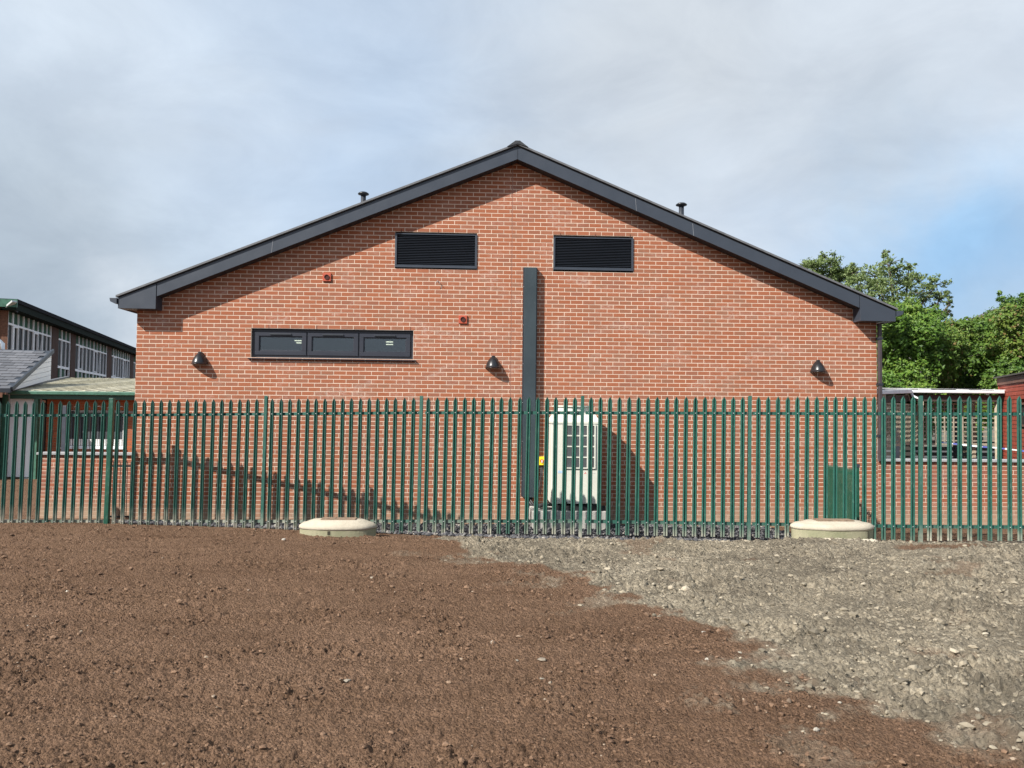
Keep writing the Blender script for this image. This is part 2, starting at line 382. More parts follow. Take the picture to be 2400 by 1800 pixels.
# outline of the grey clay, from the photo, laid on the ground
def onground(px, py):
    p = None; z = .3
    for _ in range(12):
        d = ray(px, py); p = CAMP + d*((z-CAMP.z)/d.z); z = float(base_z(np.array(p.x), np.array(p.y)))
    return p
clay_px = [(1040, 1262), (1090, 1290), (1150, 1317), (1250, 1326), (1390, 1342), (1372, 1366), (1440, 1392), (1500, 1418), (1600, 1440), (1690, 1463), (1775, 1500),
           (1790, 1515), (1690, 1555), (1780, 1588), (1900, 1606), (2020, 1645), (2120, 1690), (2260, 1730), (2420, 1765), (2900, 1800), (2900, 1262)]
clay = np.array([[*(onground(a, b))][:2] for a, b in clay_px])
BP = onground(2205, 1281)
def clay_f(x, y):
    inside = np.zeros(x.shape, bool); dmin = np.full(x.shape, 1e9); n = len(clay)
    for i in range(n):
        x0, y0 = clay[i]; x1, y1 = clay[(i+1) % n]
        c = ((y0 > y) != (y1 > y)) & (x < (x1-x0)*(y-y0)/(y1-y0+1e-12)+x0); inside ^= c
        dx, dy = x1-x0, y1-y0; t = np.clip(((x-x0)*dx+(y-y0)*dy)/(dx*dx+dy*dy), 0, 1)
        dmin = np.minimum(dmin, np.hypot(x-x0-t*dx, y-y0-t*dy))
    d = np.where(inside, dmin, -dmin)
    return d
def clay_val(x, y):
    d = clay_f(x, y) + .22*fbm(x, y, 2.2, 4, 91) + .04*vnoise(x*25, y*25, 95)
    w = np.clip((-7.6-y)/2.5, 0, 1)*np.clip((x-6.8)/1.6, 0, 1); d = d + w*.45*fbm(x, y, 3.2, 4, 97)
    v = np.clip(d/(.09+.55*w)+.5, 0, 1)
    pat = fbm(x, y, 1.1, 4, 55)*1.0 + .25*vnoise(x*18, y*18, 56)      # stray clay in the brown, brown in the clay
    near = np.clip(1-(-d)/1.6, 0, 1)*(d < 0)
    v = np.maximum(v, np.clip((pat-.62+.30*near)/.2, 0, 1)*near*.6)
    v = np.where(d > .2, v*(1-.5*np.clip((fbm(x, y, .8, 4, 77)-.55)/.15, 0, 1)), v)
    e = ((x-BP[0])/.75)**2+((y-BP[1])/.22)**2+.6*fbm(x, y, 3, 3, 78); v = v*(1-.9*np.clip((1.1-e)/.35, 0, 1))
    return v
def rows(x, y): # shallow rake and bucket marks
    w = y + .25*fbm(x, y, .35, 2, 31) + .03*x
    r = np.sin(w*2*np.pi/1.05 + 1.6*fbm(x, y, .25, 2, 33))
    return np.clip((r-.55)/.45, 0, 1)*np.clip(fbm(x, y, .5, 2, 35)*2+.45, 0, 1)
def pit(x, y, seed): # crumbly relief: lumps with sharp little pits between them
    v = vnoise(x, y, seed); return np.where(v < 0, v*1.5, v*.8)
def ground_z(x, y, c=None, detail=True):
    z = base_z(x, y); c = clay_val(x, y) if c is None else c
    front = np.clip((fence_y(x)-y+.1)/.5, 0, 1)*.85+.15
    z = z + front*(.022*fbm(x, y, .8, 2, 1))
    if detail:
        b = .006*fbm(x, y, 5, 2, 3) + .0075*vnoise(x*17, y*17, 5) + .0095*pit(x*34, y*34, 6) + .0075*pit(x*66, y*66, 8)
        r = rows(x, y); rough = fbm(x, y, 1.3, 3, 41)
        b = b*(1+.8*np.clip(rough*2, 0, 1))*np.clip(.75+(y+CD)/30, .75, 1.2) - r*(.010+.016*np.abs(vnoise(x*12, y*12, 44)))
        k = .016*fbm(x, y, 2.4, 2, 11) + .022*fbm(x*.8+.3*y, y*2.2-.4*x, 1.0, 2, 12) + .034*(np.abs(fbm(x, y, 6.5, 2, 13))-.2) + .030*(np.abs(vnoise(x*13, y*13, 15))-.15) + .017*pit(x*29, y*29, 17) + .009*pit(x*60, y*60, 8)
        k = k*(.55+.9*np.clip(fbm(x, y, .9, 2, 19)+.5, 0, 1))
        z = z + front*(1.4*b*(1-c) + 1.25*k*c)
    return z
# ---- soil field
NR, NC = 640, 920
dd = np.exp(np.linspace(math.log(1.9), math.log(14.3), NR)); uu = np.linspace(-1, 1, NC)
D, U = np.meshgrid(dd, uu, indexing='ij')
GX = CX + U*(D*.86+1.6) + (D)*.047; GY = -CD + D
GC = clay_val(GX, GY); GZ = ground_z(GX, GY, GC)
GZ = np.where(GY > -.02, np.minimum(GZ, .03), GZ)
idx = np.arange(NR*NC).reshape(NR, NC)
F = np.stack([idx[:-1, :-1], idx[:-1, 1:], idx[1:, 1:], idx[1:, :-1]], -1).reshape(-1, 4)
def soil_mat(name, far=False):
    t = MT(name, .97, spec=.08); P = t.pos()
    big = t.noise(.7, 4, .55, src=P); mid = t.noise(7, 5, .65, src=P); fine = t.noise(70, 5, .7, src=P); vf = t.noise(240, 3, .7, src=P)
    br = t.ramp(big, [(.3, (.232, .142, .093)), (.7, (.28, .176, .118))])
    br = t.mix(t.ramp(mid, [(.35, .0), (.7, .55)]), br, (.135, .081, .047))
    br = t.mix(t.ramp(fine, [(.3, .6), (.62, .0)]), br, (.085, .050, .028))  # shade in the small pits, painted into the soil colour
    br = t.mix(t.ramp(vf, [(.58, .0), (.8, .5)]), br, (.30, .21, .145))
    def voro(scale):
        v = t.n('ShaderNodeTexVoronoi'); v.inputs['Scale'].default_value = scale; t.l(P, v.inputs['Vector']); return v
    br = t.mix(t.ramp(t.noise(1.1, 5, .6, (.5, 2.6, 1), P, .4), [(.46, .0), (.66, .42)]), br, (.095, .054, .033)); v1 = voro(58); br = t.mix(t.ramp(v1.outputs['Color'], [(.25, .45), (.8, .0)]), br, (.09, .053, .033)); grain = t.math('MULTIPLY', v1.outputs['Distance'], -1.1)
    if far: c = br
    else:
        cl = t.ramp(big, [(.3, (.37, .312, .228)), (.7, (.46, .395, .295))])
        cl = t.mix(t.ramp(t.noise(1.5, 6, .7, (1, 1.6, 1), P, .6), [(.47, .0), (.60, .8)]), cl, (.15, .127, .096))
        cl = t.mix(t.ramp(t.noise(.55, 6, .68, (1, 1.5, 1), P, 1.0), [(.50, .0), (.62, .7)]), cl, (.165, .138, .104))
        cl = t.mix(t.ramp(mid, [(.4, .0), (.75, .55)]), cl, (.20, .172, .128))
        cl = t.mix(t.ramp(fine, [(.3, .6), (.6, .0)]), cl, (.11, .094, .07))  # lows of the clay grain tinted dark, as painted pit shade
        v2 = voro(34); cl = t.mix(t.ramp(v2.outputs['Color'], [(.2, .6), (.7, .0)]), cl, (.13, .112, .085))
        cl = t.mix(t.ramp(v2.outputs['Color'], [(.75, .0), (.95, .5)]), cl, (.46, .41, .32))
        gm = t.n('ShaderNodeMix', data_type='FLOAT'); t.l(t.attr('clay'), gm.inputs[0]); t.l(grain, gm.inputs[2]); t.l(t.math('MULTIPLY', v2.outputs['Distance'], -1.2), gm.inputs[3]); grain = gm.outputs[0]
        c = t.mix(t.attr('clay'), br, cl)
    t.col(c)
    h = t.math('ADD', t.math('MULTIPLY', fine, 1.), t.math('ADD', t.math('MULTIPLY', vf, .5), t.math('MULTIPLY', t.noise(30, 4, .7, src=P), 1.2))); h = t.math('ADD', h, grain); t.bump(h, .9, .022); return t.m
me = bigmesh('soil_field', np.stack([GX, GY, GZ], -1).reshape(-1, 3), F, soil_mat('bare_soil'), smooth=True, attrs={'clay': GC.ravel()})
tag(objof('soil_field', me), 'bare churned ground of brown topsoil and grey clay before the fence', 'ground', kind='structure')
g = MB(); g.box(-400, 400, -200, 600, -.5, -.004)
tag(g.build('ground', soil_mat('far_soil', True)), 'level brown ground running past the buildings', 'ground', kind='structure')
# courtyard floor behind the garden walls, left (soil bank) and right
g = MB(); g.quad((-60, .3, .01), (-.3, .3, .01), (-.3, 60, .03), (-60, 60, .03))
tag(g.build('earth_strip', soil_mat('left_soil', True)), 'brown bare earth behind the fence beside the low wall on the left', 'ground', kind='structure')
g = MB(); g.quad((13.9, .4, .01), (60, .4, .01), (60, 60, .02), (13.9, 60, .02))
tag(g.build('paving', simple('tarmac', (.06, .06, .06), .9)), 'dark yard surface behind the right garden wall', 'ground', kind='structure')

# ---- loose crumbs, clods and gravel (small stones nobody could count)
_t = (1+5**.5)/2
ICO = np.array([(-1, _t, 0), (1, _t, 0), (-1, -_t, 0), (1, -_t, 0), (0, -1, _t), (0, 1, _t), (0, -1, -_t), (0, 1, -_t), (_t, 0, -1), (_t, 0, 1), (-_t, 0, -1), (-_t, 0, 1)])/math.sqrt(1+_t*_t)
ICF = np.array([(0, 11, 5), (0, 5, 1), (0, 1, 7), (0, 7, 10), (0, 10, 11), (1, 5, 9), (5, 11, 4), (11, 10, 2), (10, 7, 6), (7, 1, 8), (3, 9, 4), (3, 4, 2), (3, 2, 6), (3, 6, 8), (3, 8, 9), (4, 9, 5), (2, 4, 11), (6, 2, 10), (8, 6, 7), (9, 8, 1)])
def rocks(name, X, Y, Z, R, m, flat=.65, jag=.28):
    n = len(X); ang = rng.uniform(0, 6.283, n); sc = np.stack([rng.uniform(.75, 1.3, n), rng.uniform(.65, 1.1, n), rng.uniform(flat*.6, flat*1.3, n)], 1)
    V = ICO[None]*(1+rng.uniform(-jag, jag, (n, 12, 1)))
    q = rng.uniform(0, 6.283, n); c, s = np.cos(q), np.sin(q)                  # tumble, then squash, then turn
    y, z = V[:, :, 1].copy(), V[:, :, 2].copy(); V[:, :, 1] = y*c[:, None]-z*s[:, None]; V[:, :, 2] = y*s[:, None]+z*c[:, None]
    V = V*sc[:, None]; c, s = np.cos(ang), np.sin(ang); x, y = V[:, :, 0].copy(), V[:, :, 1].copy()
    V[:, :, 0] = x*c[:, None]-y*s[:, None]; V[:, :, 1] = x*s[:, None]+y*c[:, None]
    V = V*R[:, None, None] + np.stack([X, Y, Z], 1)[:, None]
    Fc = (ICF[None]+12*np.arange(n)[:, None, None]).reshape(-1, 3)
    return bigmesh(name, V.reshape(-1, 3), Fc, m, tone=np.repeat(rng.uniform(0, 1, n)**1., 20))
def field(n, dmin=2.6):
    d = dmin*(13.2/dmin)**rng.uniform(0, 1, n)**.85; u = rng.uniform(-1, 1, n); x = CX+u*(d*.8+.5)+d*.047; y = -CD+d
    k = y < fence_y(x)-.12; return x[k], y[k], d[k]
x, y, d = field(80000); c = clay_val(x, y); p = np.clip(fbm(x, y, 1.3, 3, 41)*1.6+.35, .12, 1); p = np.maximum(p, rows(x, y)*.7)
k = (c < .4) & (rng.uniform(0, 1, len(x)) < p*.6); x, y, d = x[k], y[k], d[k]
R = np.minimum(.0028+.0030*rng.exponential(1, len(x)), .018)*(.75+d/11); z = ground_z(x, y)+R*.25
tag(objof('soil_crumbs', rocks('soil_crumbs', x, y, z, R, CRUMB)), 'crumbs and small clods of brown topsoil', 'soil crumbs', kind='stuff')
x, y, d = field(60000, 3.2); c = clay_val(x, y); k = (c > .35) & (rng.uniform(0, 1, len(x)) < .5*np.clip(.55+fbm(x, y, 1.1, 3, 61)*1.3, .2, 1.3)); x, y, d = x[k], y[k], d[k]
R = np.minimum(.004+.0062*rng.exponential(1, len(x)), .042)*(.7+d/18); z = ground_z(x, y)+R*.12
tag(objof('clay_clods', rocks('clay_clods', x, y, z, R, CLAYC)), 'broken clods and crumbs of grey clay', 'clay clods', kind='stuff')
n = 15000; x = rng.uniform(at(285, 1240, -.6).x, at(1900, 1240, -2.2).x, n); fy = fence_y(x); y = fy*rng.uniform(0, 1, n)**.8
mid = np.clip((x-5.)/1.5, 0, 1)*np.clip((12.3-x)/1.2, 0, 1)*.38; y = np.where(rng.uniform(0, 1, n) < .16, fy-mid*rng.uniform(0, 1, n), y)
R = rng.uniform(.014, .036, n); z = ground_z(x, y, detail=False)+R*rng.uniform(.0, .9, n)+.015
tag(objof('gravel', rocks('gravel', x, y, z, R, GRAVEL, .8)), 'dark grey gravel strip between the fence and the brick gable', 'gravel', kind='stuff')

# ------------------------------------------------------------------ brickwork
BRV = []
for k in range(28):
    b = MB(); h = .0307*random.uniform(.98, 1.02); w = SB/2-.0062+random.uniform(-.001, .001); dp = random.uniform(-.0012, .0010)
    b.box(-w, w, dp, .045, -h, h, tone=k/27); BRV.append(b.mesh('brick', BR, tones=True))
BRVL = []
for k in range(20):
    b = MB(); b.box(-SB/2+.005, SB/2-.005, random.uniform(-.0015, .0015), .045, -.0315, .0315, tone=k/19); BRVL.append(b.mesh('brick', BRL, tones=True))
def clip_iv(a, b, cuts):
    ivs = [(a, b)]
    for c0, c1 in cuts:
        nv = []
        for x0, x1 in ivs:
            if c1 <= x0 or c0 >= x1: nv.append((x0, x1)); continue
            if c0 > x0: nv.append((x0, c0))
            if c1 < x1: nv.append((c1, x1))
        ivs = nv
    return ivs
def brickwork(parent, x0, x1, zb, nrow, top, holes, joint, mesh_set, mat, mort, score, limit, course=SC, off=0.):
    """lays stretcher bond on the plane y=0 of parent; returns nothing. top(x)=highest z, holes = (x0,x1,z0,z1)"""
    full = []; rest = MB(); mo = MB()
    for r in range(nrow):
        za, zc = zb+r*course, zb+(r+1)*course; zm = (za+zc)/2
        # where the row may run under the slope
        xs = np.linspace(x0, x1, 400); ok = xs[np.array([top(v) > za-.02 for v in xs])]
        if len(ok) < 2: continue
        xa, xb = ok[0], ok[-1]
        cuts = [(h[0], h[1]) for h in holes if h[2] < zm < h[3]]
        for a, b in clip_iv(xa, xb, cuts):
            if b-a > .02: mo.box(a, b, .0022, .10, za, zc)
        k0 = int((xa-x0)/SB)-1
        for k in range(k0, int((xb-x0)/SB)+2):
            a = x0+off+k*SB+(0 if r % 2 else SB/2)+.005; b = a+SB-.01
            a2, b2 = max(a, xa+.001), min(b, xb-.001)
            if b2-a2 < .025: continue
            cc = list(cuts)
            if joint: cc.append((joint-.006, joint+.006))
            for c0, c1 in clip_iv(a2, b2, [(p-.006, q+.006) if (joint is None or p != joint-.006) else (p, q) for p, q in cc]):
                if c1-c0 < .02: continue
                if c1-c0 > SB-.0135: full.append(((c0+c1)/2, zm))
                else: rest.box(c0, c1, random.uniform(-.001, .0010), .045, zm-.0307, zm+.0307, random.random())
    full.sort(key=lambda q: score(*q)); n = 0
    for q in full:
        if n < limit and score(*q) < 1e8:
            o = bpy.data.objects.new('brick', random.choice(mesh_set)); o.location = (q[0], 0, q[1]); link(o, parent); n += 1
        else:
            w = SB/2-.0062; rest.box(q[0]-w, q[0]+w, random.uniform(-.0012, .0010), .045, q[1]-.0307, q[1]+.0307, random.random())
    mo.build('mortar', mort, parent)
    if rest.v: tag(rest.build('brickwork', mat, parent, tones=True), kind='stuff')
    return n

# ------------------------------------------------------------------ main building
VD = .27                                          # overhang of the verge
A = thing('brick_building', 'single storey brick building with a wide shallow gable and anthracite verge', 'building')
wcx = (at(1209.5, 334, -VD).x)
ridge = at(1210, 336, -VD); el = at(272.5, 690, -VD); er = at(2102, 725, -VD)
RX = WD/2 + .0; RZ = ridge.z
eaveX = (RX-el.x + er.x-RX)/2; eaveZ = (el.z+er.z)/2
slope = (RZ-eaveZ)/eaveX
pb = at(1209, 373.2, -VD); FT = RZ-pb.z            # drop from roof top to the board's lower edge (vertical)
def roof_z(x): return RZ - slope*abs(x-RX)
def soff(x): return roof_z(x) - FT + .05
# openings
def rect(p0, p1, Y=0):
    a, b = at(*p0, Y), at(*p1, Y); return (a.x, b.x, b.z, a.z)
lv1 = rect((926.5, 546.5), (1117.5, 630)); lv2 = rect((1297, 555), (1484, 635.5)); wn = rect((589, 770), (968, 843))
wn = (wn[0], wn[1], wn[2]+.0, wn[3]-.0)
def snap(r): return (r[0], r[1], r[2], r[3])
holes = [lv1, lv2, wn]
FTOP = 2.42
def score(x, z):
    if z < FTOP or z > 4.6 or z > soff(x)-.15: return 1e9
    for h in holes:
        if h[0]-.1 < x < h[1]+.1 and h[2]-.02 < z < h[3]+.02: return 1e9
    return (x-CX)*.045 + z*.05 if x > 0 else 1e9
ZB = 3.7645 - 50*SC - .004
nrow = int((RZ-FT-ZB)/SC)+3
brickwork(A, 0, WD, ZB, nrow, lambda x: soff(x)+.06, holes, XJ, BRV, BR, MO, score, 300)
jt = MB(); jt.box(XJ-.005, XJ+.005, .0018, .02, ZB, soff(XJ)); jt.build('movement_joint', simple('joint_sealant', (.22, .09, .06), .7), A)
# body of the building behind the outer leaf
b = MB()
def roofpoly(dz): return [(-.0+.02, .0), (WD-.02, .0), (WD-.02, soff(WD)+dz), (RX, soff(RX)+dz), (.02, soff(0)+dz)]
b.prism([(.01, 0), (.3, 0), (.3, soff(.3)), (.01, soff(0))], 'y', .102, 16); b.prism([(WD-.3, 0), (WD-.01, 0), (WD-.01, soff(WD)), (WD-.3, soff(WD-.3))], 'y', .102, 16)
b.prism(roofpoly(0), 'y', 15.7, 16.0); b.build('side_wall', BRO, A)
# side brick faces
for xs, nm in ((-.0, 'return_wall'), (WD, 'return_wall')):
    b = MB(); b.box(xs-.001 if xs < 1 else xs-.1, xs+.1 if xs < 1 else xs+.001, .047, 16, 0, soff(0)-.02); b.build(nm, BR, A)
# inner leaf of the gable round the openings (dark cavity closed)
il = MB()
zs = sorted({0, lv1[2], lv1[3], lv2[2], lv2[3], wn[2], wn[3], RZ-FT})
for z0_, z1_ in zip(zs, zs[1:]):
    for a, c in clip_iv(.3, WD-.3, [(h[0], h[1]) for h in holes if h[2] < (z0_+z1_)/2 < h[3]]):
        # trim to slope
        a = max(a, RX-(RZ-FT+.05-z1_)/slope); c = min(c, RX+(RZ-FT+.05-z1_)/slope)
        if c > a: il.box(a, c, .1, .3, z0_, z1_)
il.build('inner_leaf', simple('blockwork', (.2, .2, .2), .9), A)
# room seen through the window
rm = MB(); x0, x1, z0, z1 = wn[0]-1.5, wn[1]+1.5, 1.2, z1_ if False else wn[3]+.55
rm.quad((x0, 4.5, z0), (x1, 4.5, z0), (x1, 4.5, z1), (x0, 4.5, z1)); rm.quad((x0, .31, z0), (x0, 4.5, z0), (x0, 4.5, z1), (x0, .31, z1))
rm.quad((x1, .31, z0), (x1, 4.5, z0), (x1, 4.5, z1), (x1, .31, z1)); rm.quad((x0, .31, z1), (x1, .31, z1), (x1, 4.5, z1), (x0, 4.5, z1)); rm.quad((x0, .31, z0), (x1, .31, z0), (x1, 4.5, z0), (x0, 4.5, z0))
rm.build('room', ROOM, A)
# roof covering
for s in (-1, 1):
    rf = MB(); xe = RX+s*eaveX
    P = [(RX, RZ), (xe, roof_z(xe)), (xe, roof_z(xe)-.035), (RX, RZ-.035)]
    rf.prism(P, 'y', -VD-.035, 16.3)
    rf.build('roof_slope', SLATE, A)
    # a shadow gap, then the verge board in front
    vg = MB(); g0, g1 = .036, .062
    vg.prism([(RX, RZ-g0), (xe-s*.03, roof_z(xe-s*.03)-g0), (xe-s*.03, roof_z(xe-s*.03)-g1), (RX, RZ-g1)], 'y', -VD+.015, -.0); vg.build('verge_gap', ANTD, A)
    bx = at(365.7, 700, -VD).x if s < 0 else at(2016, 700, -VD).x
    bd = MB(); xo = RX+s*(abs(bx-RX)-.01)
    bd.prism([(RX+s*.002, RZ-g1), (xo, roof_z(xo)-g1), (xo, roof_z(xo)-FT), (RX+s*.002, RZ-FT)], 'y', -VD, -VD+.02)
    bd.build('bargeboard', ANTH, A, bevel=.003)
    sf = MB(); sf.prism([(RX, RZ-FT+.012), (xo, roof_z(xo)-FT+.012), (xo, roof_z(xo)-FT+.03), (RX, RZ-FT+.03)], 'y', -VD+.022, .12); sf.build('verge_soffit', ANTD, A)
    # box end over the eaves
    zb_ = at(320, 723.3, -VD).z if s < 0 else at(2050, 752.6, -VD).z
    xt = xe-s*.03
    poly = [(bx, roof_z(bx)-g1), (xt, roof_z(xt)-g1), (xt+s*.0, zb_), (bx, zb_)]
    bb = MB(); bb.prism(poly, 'y', -VD-.006, -.001); bb.build('verge_box', ANTH, A, bevel=.003)
    # eaves: fascia and soffit running back, gutter
    xw = 0 if s < 0 else WD
    es = MB(); es.box(min(xw, xt), max(xw, xt)-.0, .0, 16, zb_+.02, zb_+.04); es.build('eaves_soffit', WHITEP if s > 0 else simple('soffit_brown', (.12, .07, .055), .6), A)
    ef = MB(); ef.box(xt-(.02 if s > 0 else 0), xt+(.02 if s < 0 else 0), .0, 16, zb_, roof_z(xt)-.05); ef.build('eaves_fascia', ANTH, A)
    gx = xt+s*.012; gw = .125; gz = roof_z(xt)-.06
    gt = MB(); gp = [(gx, gz), (gx+s*gw, gz), (gx+s*(gw-.012), gz-.062), (gx+s*.03, gz-.1), (gx, gz-.1)]
    gt.prism(gp, 'y', -VD-.03, 16.2); gt.build('gutter', ANTH, A, bevel=.003)
    # seam on the verge board
    for q in ((.31, .46) if s > 0 else (.62,)):
        xs_ = RX+s*eaveX*q; sm = MB(); sm.bar((xs_-.02*s, -VD-.002, roof_z(xs_)-g1), (xs_, -VD-.002, roof_z(xs_)-FT), .008, .004, Vector((0, 1, 0))); sm.build('board_seam', simple('seam_grey', (.16, .17, .19), .5), A)
rc = MB(); rc.prism([(RX-.19, roof_z(RX-.19)+.002), (RX-.04, RZ+.035), (RX+.04, RZ+.035), (RX+.19, roof_z(RX+.19)+.002), (RX, RZ-.02)], 'y', -VD-.05, 16.3); rc.build('ridge_cap', RIDGE, A)
ms = MB(); ms.box(RX-.004, RX+.004, -VD-.004, -VD, RZ-FT+.0, RZ-g1); ms.build('board_seam', ANTD, A)
# vent terminals on the roof
for px, top_, Y in ((852, 450, 1.6), (1597, 475.5, 1.2)):
    p = at(px, top_, Y); rz = roof_z(p.x)
    v = MB(); v.tube([(p.x, Y, rz-.1), (p.x, Y, p.z-.03)], .052, 14); o = v.build('vent_pipe', ANTD, A, smooth=True)
    c_ = MB(); c_.lathe([(.05, p.z-.075), (.11, p.z-.052), (.112, p.z-.035), (.075, p.z-.008), (.02, p.z)], 20, p.x, Y); c_.build('vent_cap', BLACKP if False else LAMPM, o, smooth=True)
# downpipe
dp_t = at(2060, 765, -.045); dp_b = at(2062, 1081.5, -.045)
d_ = MB(); d_.box(WD-.005, WD+.062, -.085, -.022, dp_b.z, dp_t.z+.05); dpo = d_.build('downpipe', simple('downpipe_brown', (.045, .035, .038), .5), A, bevel=.012)
for z in (dp_b.z+.45, dp_b.z+1.4, dp_t.z-.25):
    q = MB(); q.box(WD-.02, WD+.075, -.09, -.005, z, z+.04); q.build('pipe_clip', ANTD, dpo)

# louvre vents
for h in (lv1, lv2):
    lv = child('louvre_vent', A); x0, x1, z0, z1 = h; fw = .035
    f = MB(); f.box(x0, x1, -.018, .05, z0, z0+fw+.01); f.box(x0, x1, -.018, .05, z1-fw*.6, z1); f.box(x0, x0+fw, -.0178, .05, z0+fw+.01, z1-fw*.6); f.box(x1-fw, x1, -.0178, .05, z0+fw+.01, z1-fw*.6)
    f.build('frame', ANTH, lv, bevel=.002)
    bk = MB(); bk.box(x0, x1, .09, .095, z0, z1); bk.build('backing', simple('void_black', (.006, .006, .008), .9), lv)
    n = 18; zz0, zz1 = z0+fw+.012, z1-fw*.6-.004; st = (zz1-zz0)/n
    sl_ = MB(); sl_.prism([(-.010, 0), (-.006, -.004), (.034, st*.52), (.03, st*.6)], 'x', x0+fw+.001, x1-fw-.001); sme = sl_.mesh('slat', ANTH)
    for k in range(n): o = bpy.data.objects.new('slat', sme); o.location = (0, 0, zz0+k*st+.004); link(o, lv)
WFR = simple('window_frame_grey', (.024, .027, .038), .38, 0, .06, 3, .5, .03)
# window
wd = child('window', A); x0, x1, z0, z1 = wn; RY = .065
f = MB(); f.box(x0, x1, RY, RY+.07, z0, z0+.055); f.box(x0, x1, RY, RY+.07, z1-.05, z1); f.box(x0, x0+.055, RY+.0005, RY+.07, z0+.055, z1-.05); f.box(x1-.055, x1, RY+.0005, RY+.07, z0+.055, z1-.05)
inner = (x0+.055, x1-.055); w3 = (inner[1]-inner[0])/3
for k in (1, 2): f.box(inner[0]+k*w3-.012, inner[0]+k*w3+.012, RY+.0005, RY+.07, z0+.055, z1-.05)
f.build('outer_frame', WFR, wd, bevel=.003)
for k in range(3):
    a, c = inner[0]+k*w3+.010+(.002 if k else -.008), inner[0]+(k+1)*w3-.010-(.002 if k < 2 else -.008); za, zc = z0+.055, z1-.052; t_ = .072
    s_ = MB(); 
    def fr(a, c, za, zc, t, y0, y1):
        s_.box(a, c, y0, y1, za, za+t); s_.box(a, c, y0, y1, zc-t, zc); s_.box(a, a+t, y0+.0004, y1, za+t, zc-t); s_.box(c-t, c, y0+.0004, y1, za+t, zc-t)
    fr(a, c, za, zc, t_, RY-.022, RY+.03); fr(a+t_, c-t_, za+t_, zc-t_, .018, RY-.006, RY+.03)
    s_.build('sash', WFR, wd, bevel=.004)
    gl = MB(); gl.box(a+t_+.01, c-t_-.01, RY+.012, RY+.018, za+t_+.01, zc-t_-.01); gl.build('pane', GLASS, wd)
    tv = MB(); m_ = (a+c)/2; tv.box(m_-.19, m_+.19, RY-.04, RY-.02, zc-.052, zc-.026); tv.build('trickle_vent', ANTD, wd, bevel=.004)
sl_ = MB(); sl_.prism([(-.045, z0-.030), (-.05, z0-.012), (RY+.03, z0+.003), (RY+.03, z0-.02)], 'x', x0-.04, x1+.05); sl_.build('sill', WFR, wd, bevel=.003)
hd = MB(); hd.box(x0-.0, x1+.0, .0, RY-.001, z1+.0005, z1+.009); hd.build('lintel_edge', ANTD, wd)
for h, ds in ((wn, (.31, 1.16, 2.0, 2.84)), (lv1, (.11, .78, 1.42)), (lv2, (.13, .78, 1.42))):
    for q in ds:
        v = MB(); v.box(h[0]+q-.005, h[0]+q+.005, -.001, .02, h[3]+.012, h[3]+.075); v.build('weep_vent', REDVD, A)
# lit strip lights seen through the glass
def lit(px, py, label):
    p = at(px, py, 3.2)
    m = MB(); m.box(p.x-.075, p.x+.075, 3.17, 3.23, p.z-.008, p.z+.008); o = m.build('strip_light', TUBE)
    hsg = MB(); hsg.box(p.x-.08, p.x+.08, 3.17, 3.23, p.z+.011, p.z+.018); hsg.build('housing', WHITE, o)
    return tag(o, label, 'light', 'strip lights lit inside the room')
lit(699, 798.5, 'upper lit strip light seen through the left pane'); lit(703, 803.8, 'lower lit strip light seen through the left pane')
lit(913, 801.5, 'upper lit strip light seen through the right pane'); lit(913, 807.5, 'lower lit strip light seen through the right pane')

# ------------------------------------------------------------------ things fixed to the gable
def wall_light(px, py, label, src=None):
    p = at(px, py, 0)      # middle of the lower rim on the wall
    if src:
        o = src.copy(); COL.objects.link(o); o.location = p; tag(o, label)
        for c_ in src.children: d = c_.copy(); COL.objects.link(d); d.parent = o
        return o
    o = thing('wall_light', label, 'wall light', p, 'black wall lights on the gable')
    b = MB(); n = 16; prof = [(0, .150), (.04, .146), (.045, .139), (.2, .130), (.38, .117), (.56, .098), (.73, .074), (.88, .046), (.97, .026), (1.0, .008)]; H = .215
    i0 = 0
    for zf, r in prof:
        for j in range(n+1):
            t = math.pi*j/n; b.v.append((-r*math.cos(t), -r*1.25*math.sin(t)-.006, H*zf))
    m = n+1
    for k in range(len(prof)-1):
        for j in range(n): b.f.append((k*m+j, k*m+j+1, (k+1)*m+j+1, (k+1)*m+j)); b.t.append(.5)
    sh = b.build('shade', LAMPM, o, smooth=True); md = sh.modifiers.new('skin', 'SOLIDIFY'); md.thickness = .004; md.offset = -1
    c = MB(); c.box(-.028, .032, -.05, -.001, H-.03, H+.008); c.build('mounting_cap', LAMPM, o, bevel=.008)
    c = MB(); c.box(-.05, .05, -.02, -.001, .02, H*.8); c.build('back_plate', ANTD, o)
    c = MB(); c.lathe([(.03, .03), (.04, .06), (.03, .09)], 12, 0, -.07); c.build('lamp', simple('frosted_lamp', (.5, .5, .46), .4), o, smooth=True)
    return o
w1 = wall_light(469, 853.5, 'black half cone wall light left of the long window')
w2 = wall_light(1155.5, 862.5, 'black half cone wall light beside the tall trunking', w1)
w3_ = wall_light(1916, 872, 'black half cone wall light near the right end of the gable', w1)
def air_vent(px, py, label):
    p = at(px, py, 0); o = thing('air_vent', label, 'vent', p, 'small red square vents on the gable')
    b = MB(); b.box(-.075, .075, -.028, -.003, -.075, .075); b.build('plate', REDV, o, bevel=.006)
    b = MB(); b.lathe([(.046, 0), (.046, .012), (.036, .012), (.036, .002)], 24); q = b.build('outlet', REDVD, o); q.rotation_euler = (math.pi/2, 0, 0); q.location = (0, -.028, 0)
air_vent(766.5, 650, 'small red square vent higher on the gable below the verge shadow')
air_vent(1085, 749, 'small red square vent lower on the gable beside the movement joint')
p = at(1026, 661, 0)
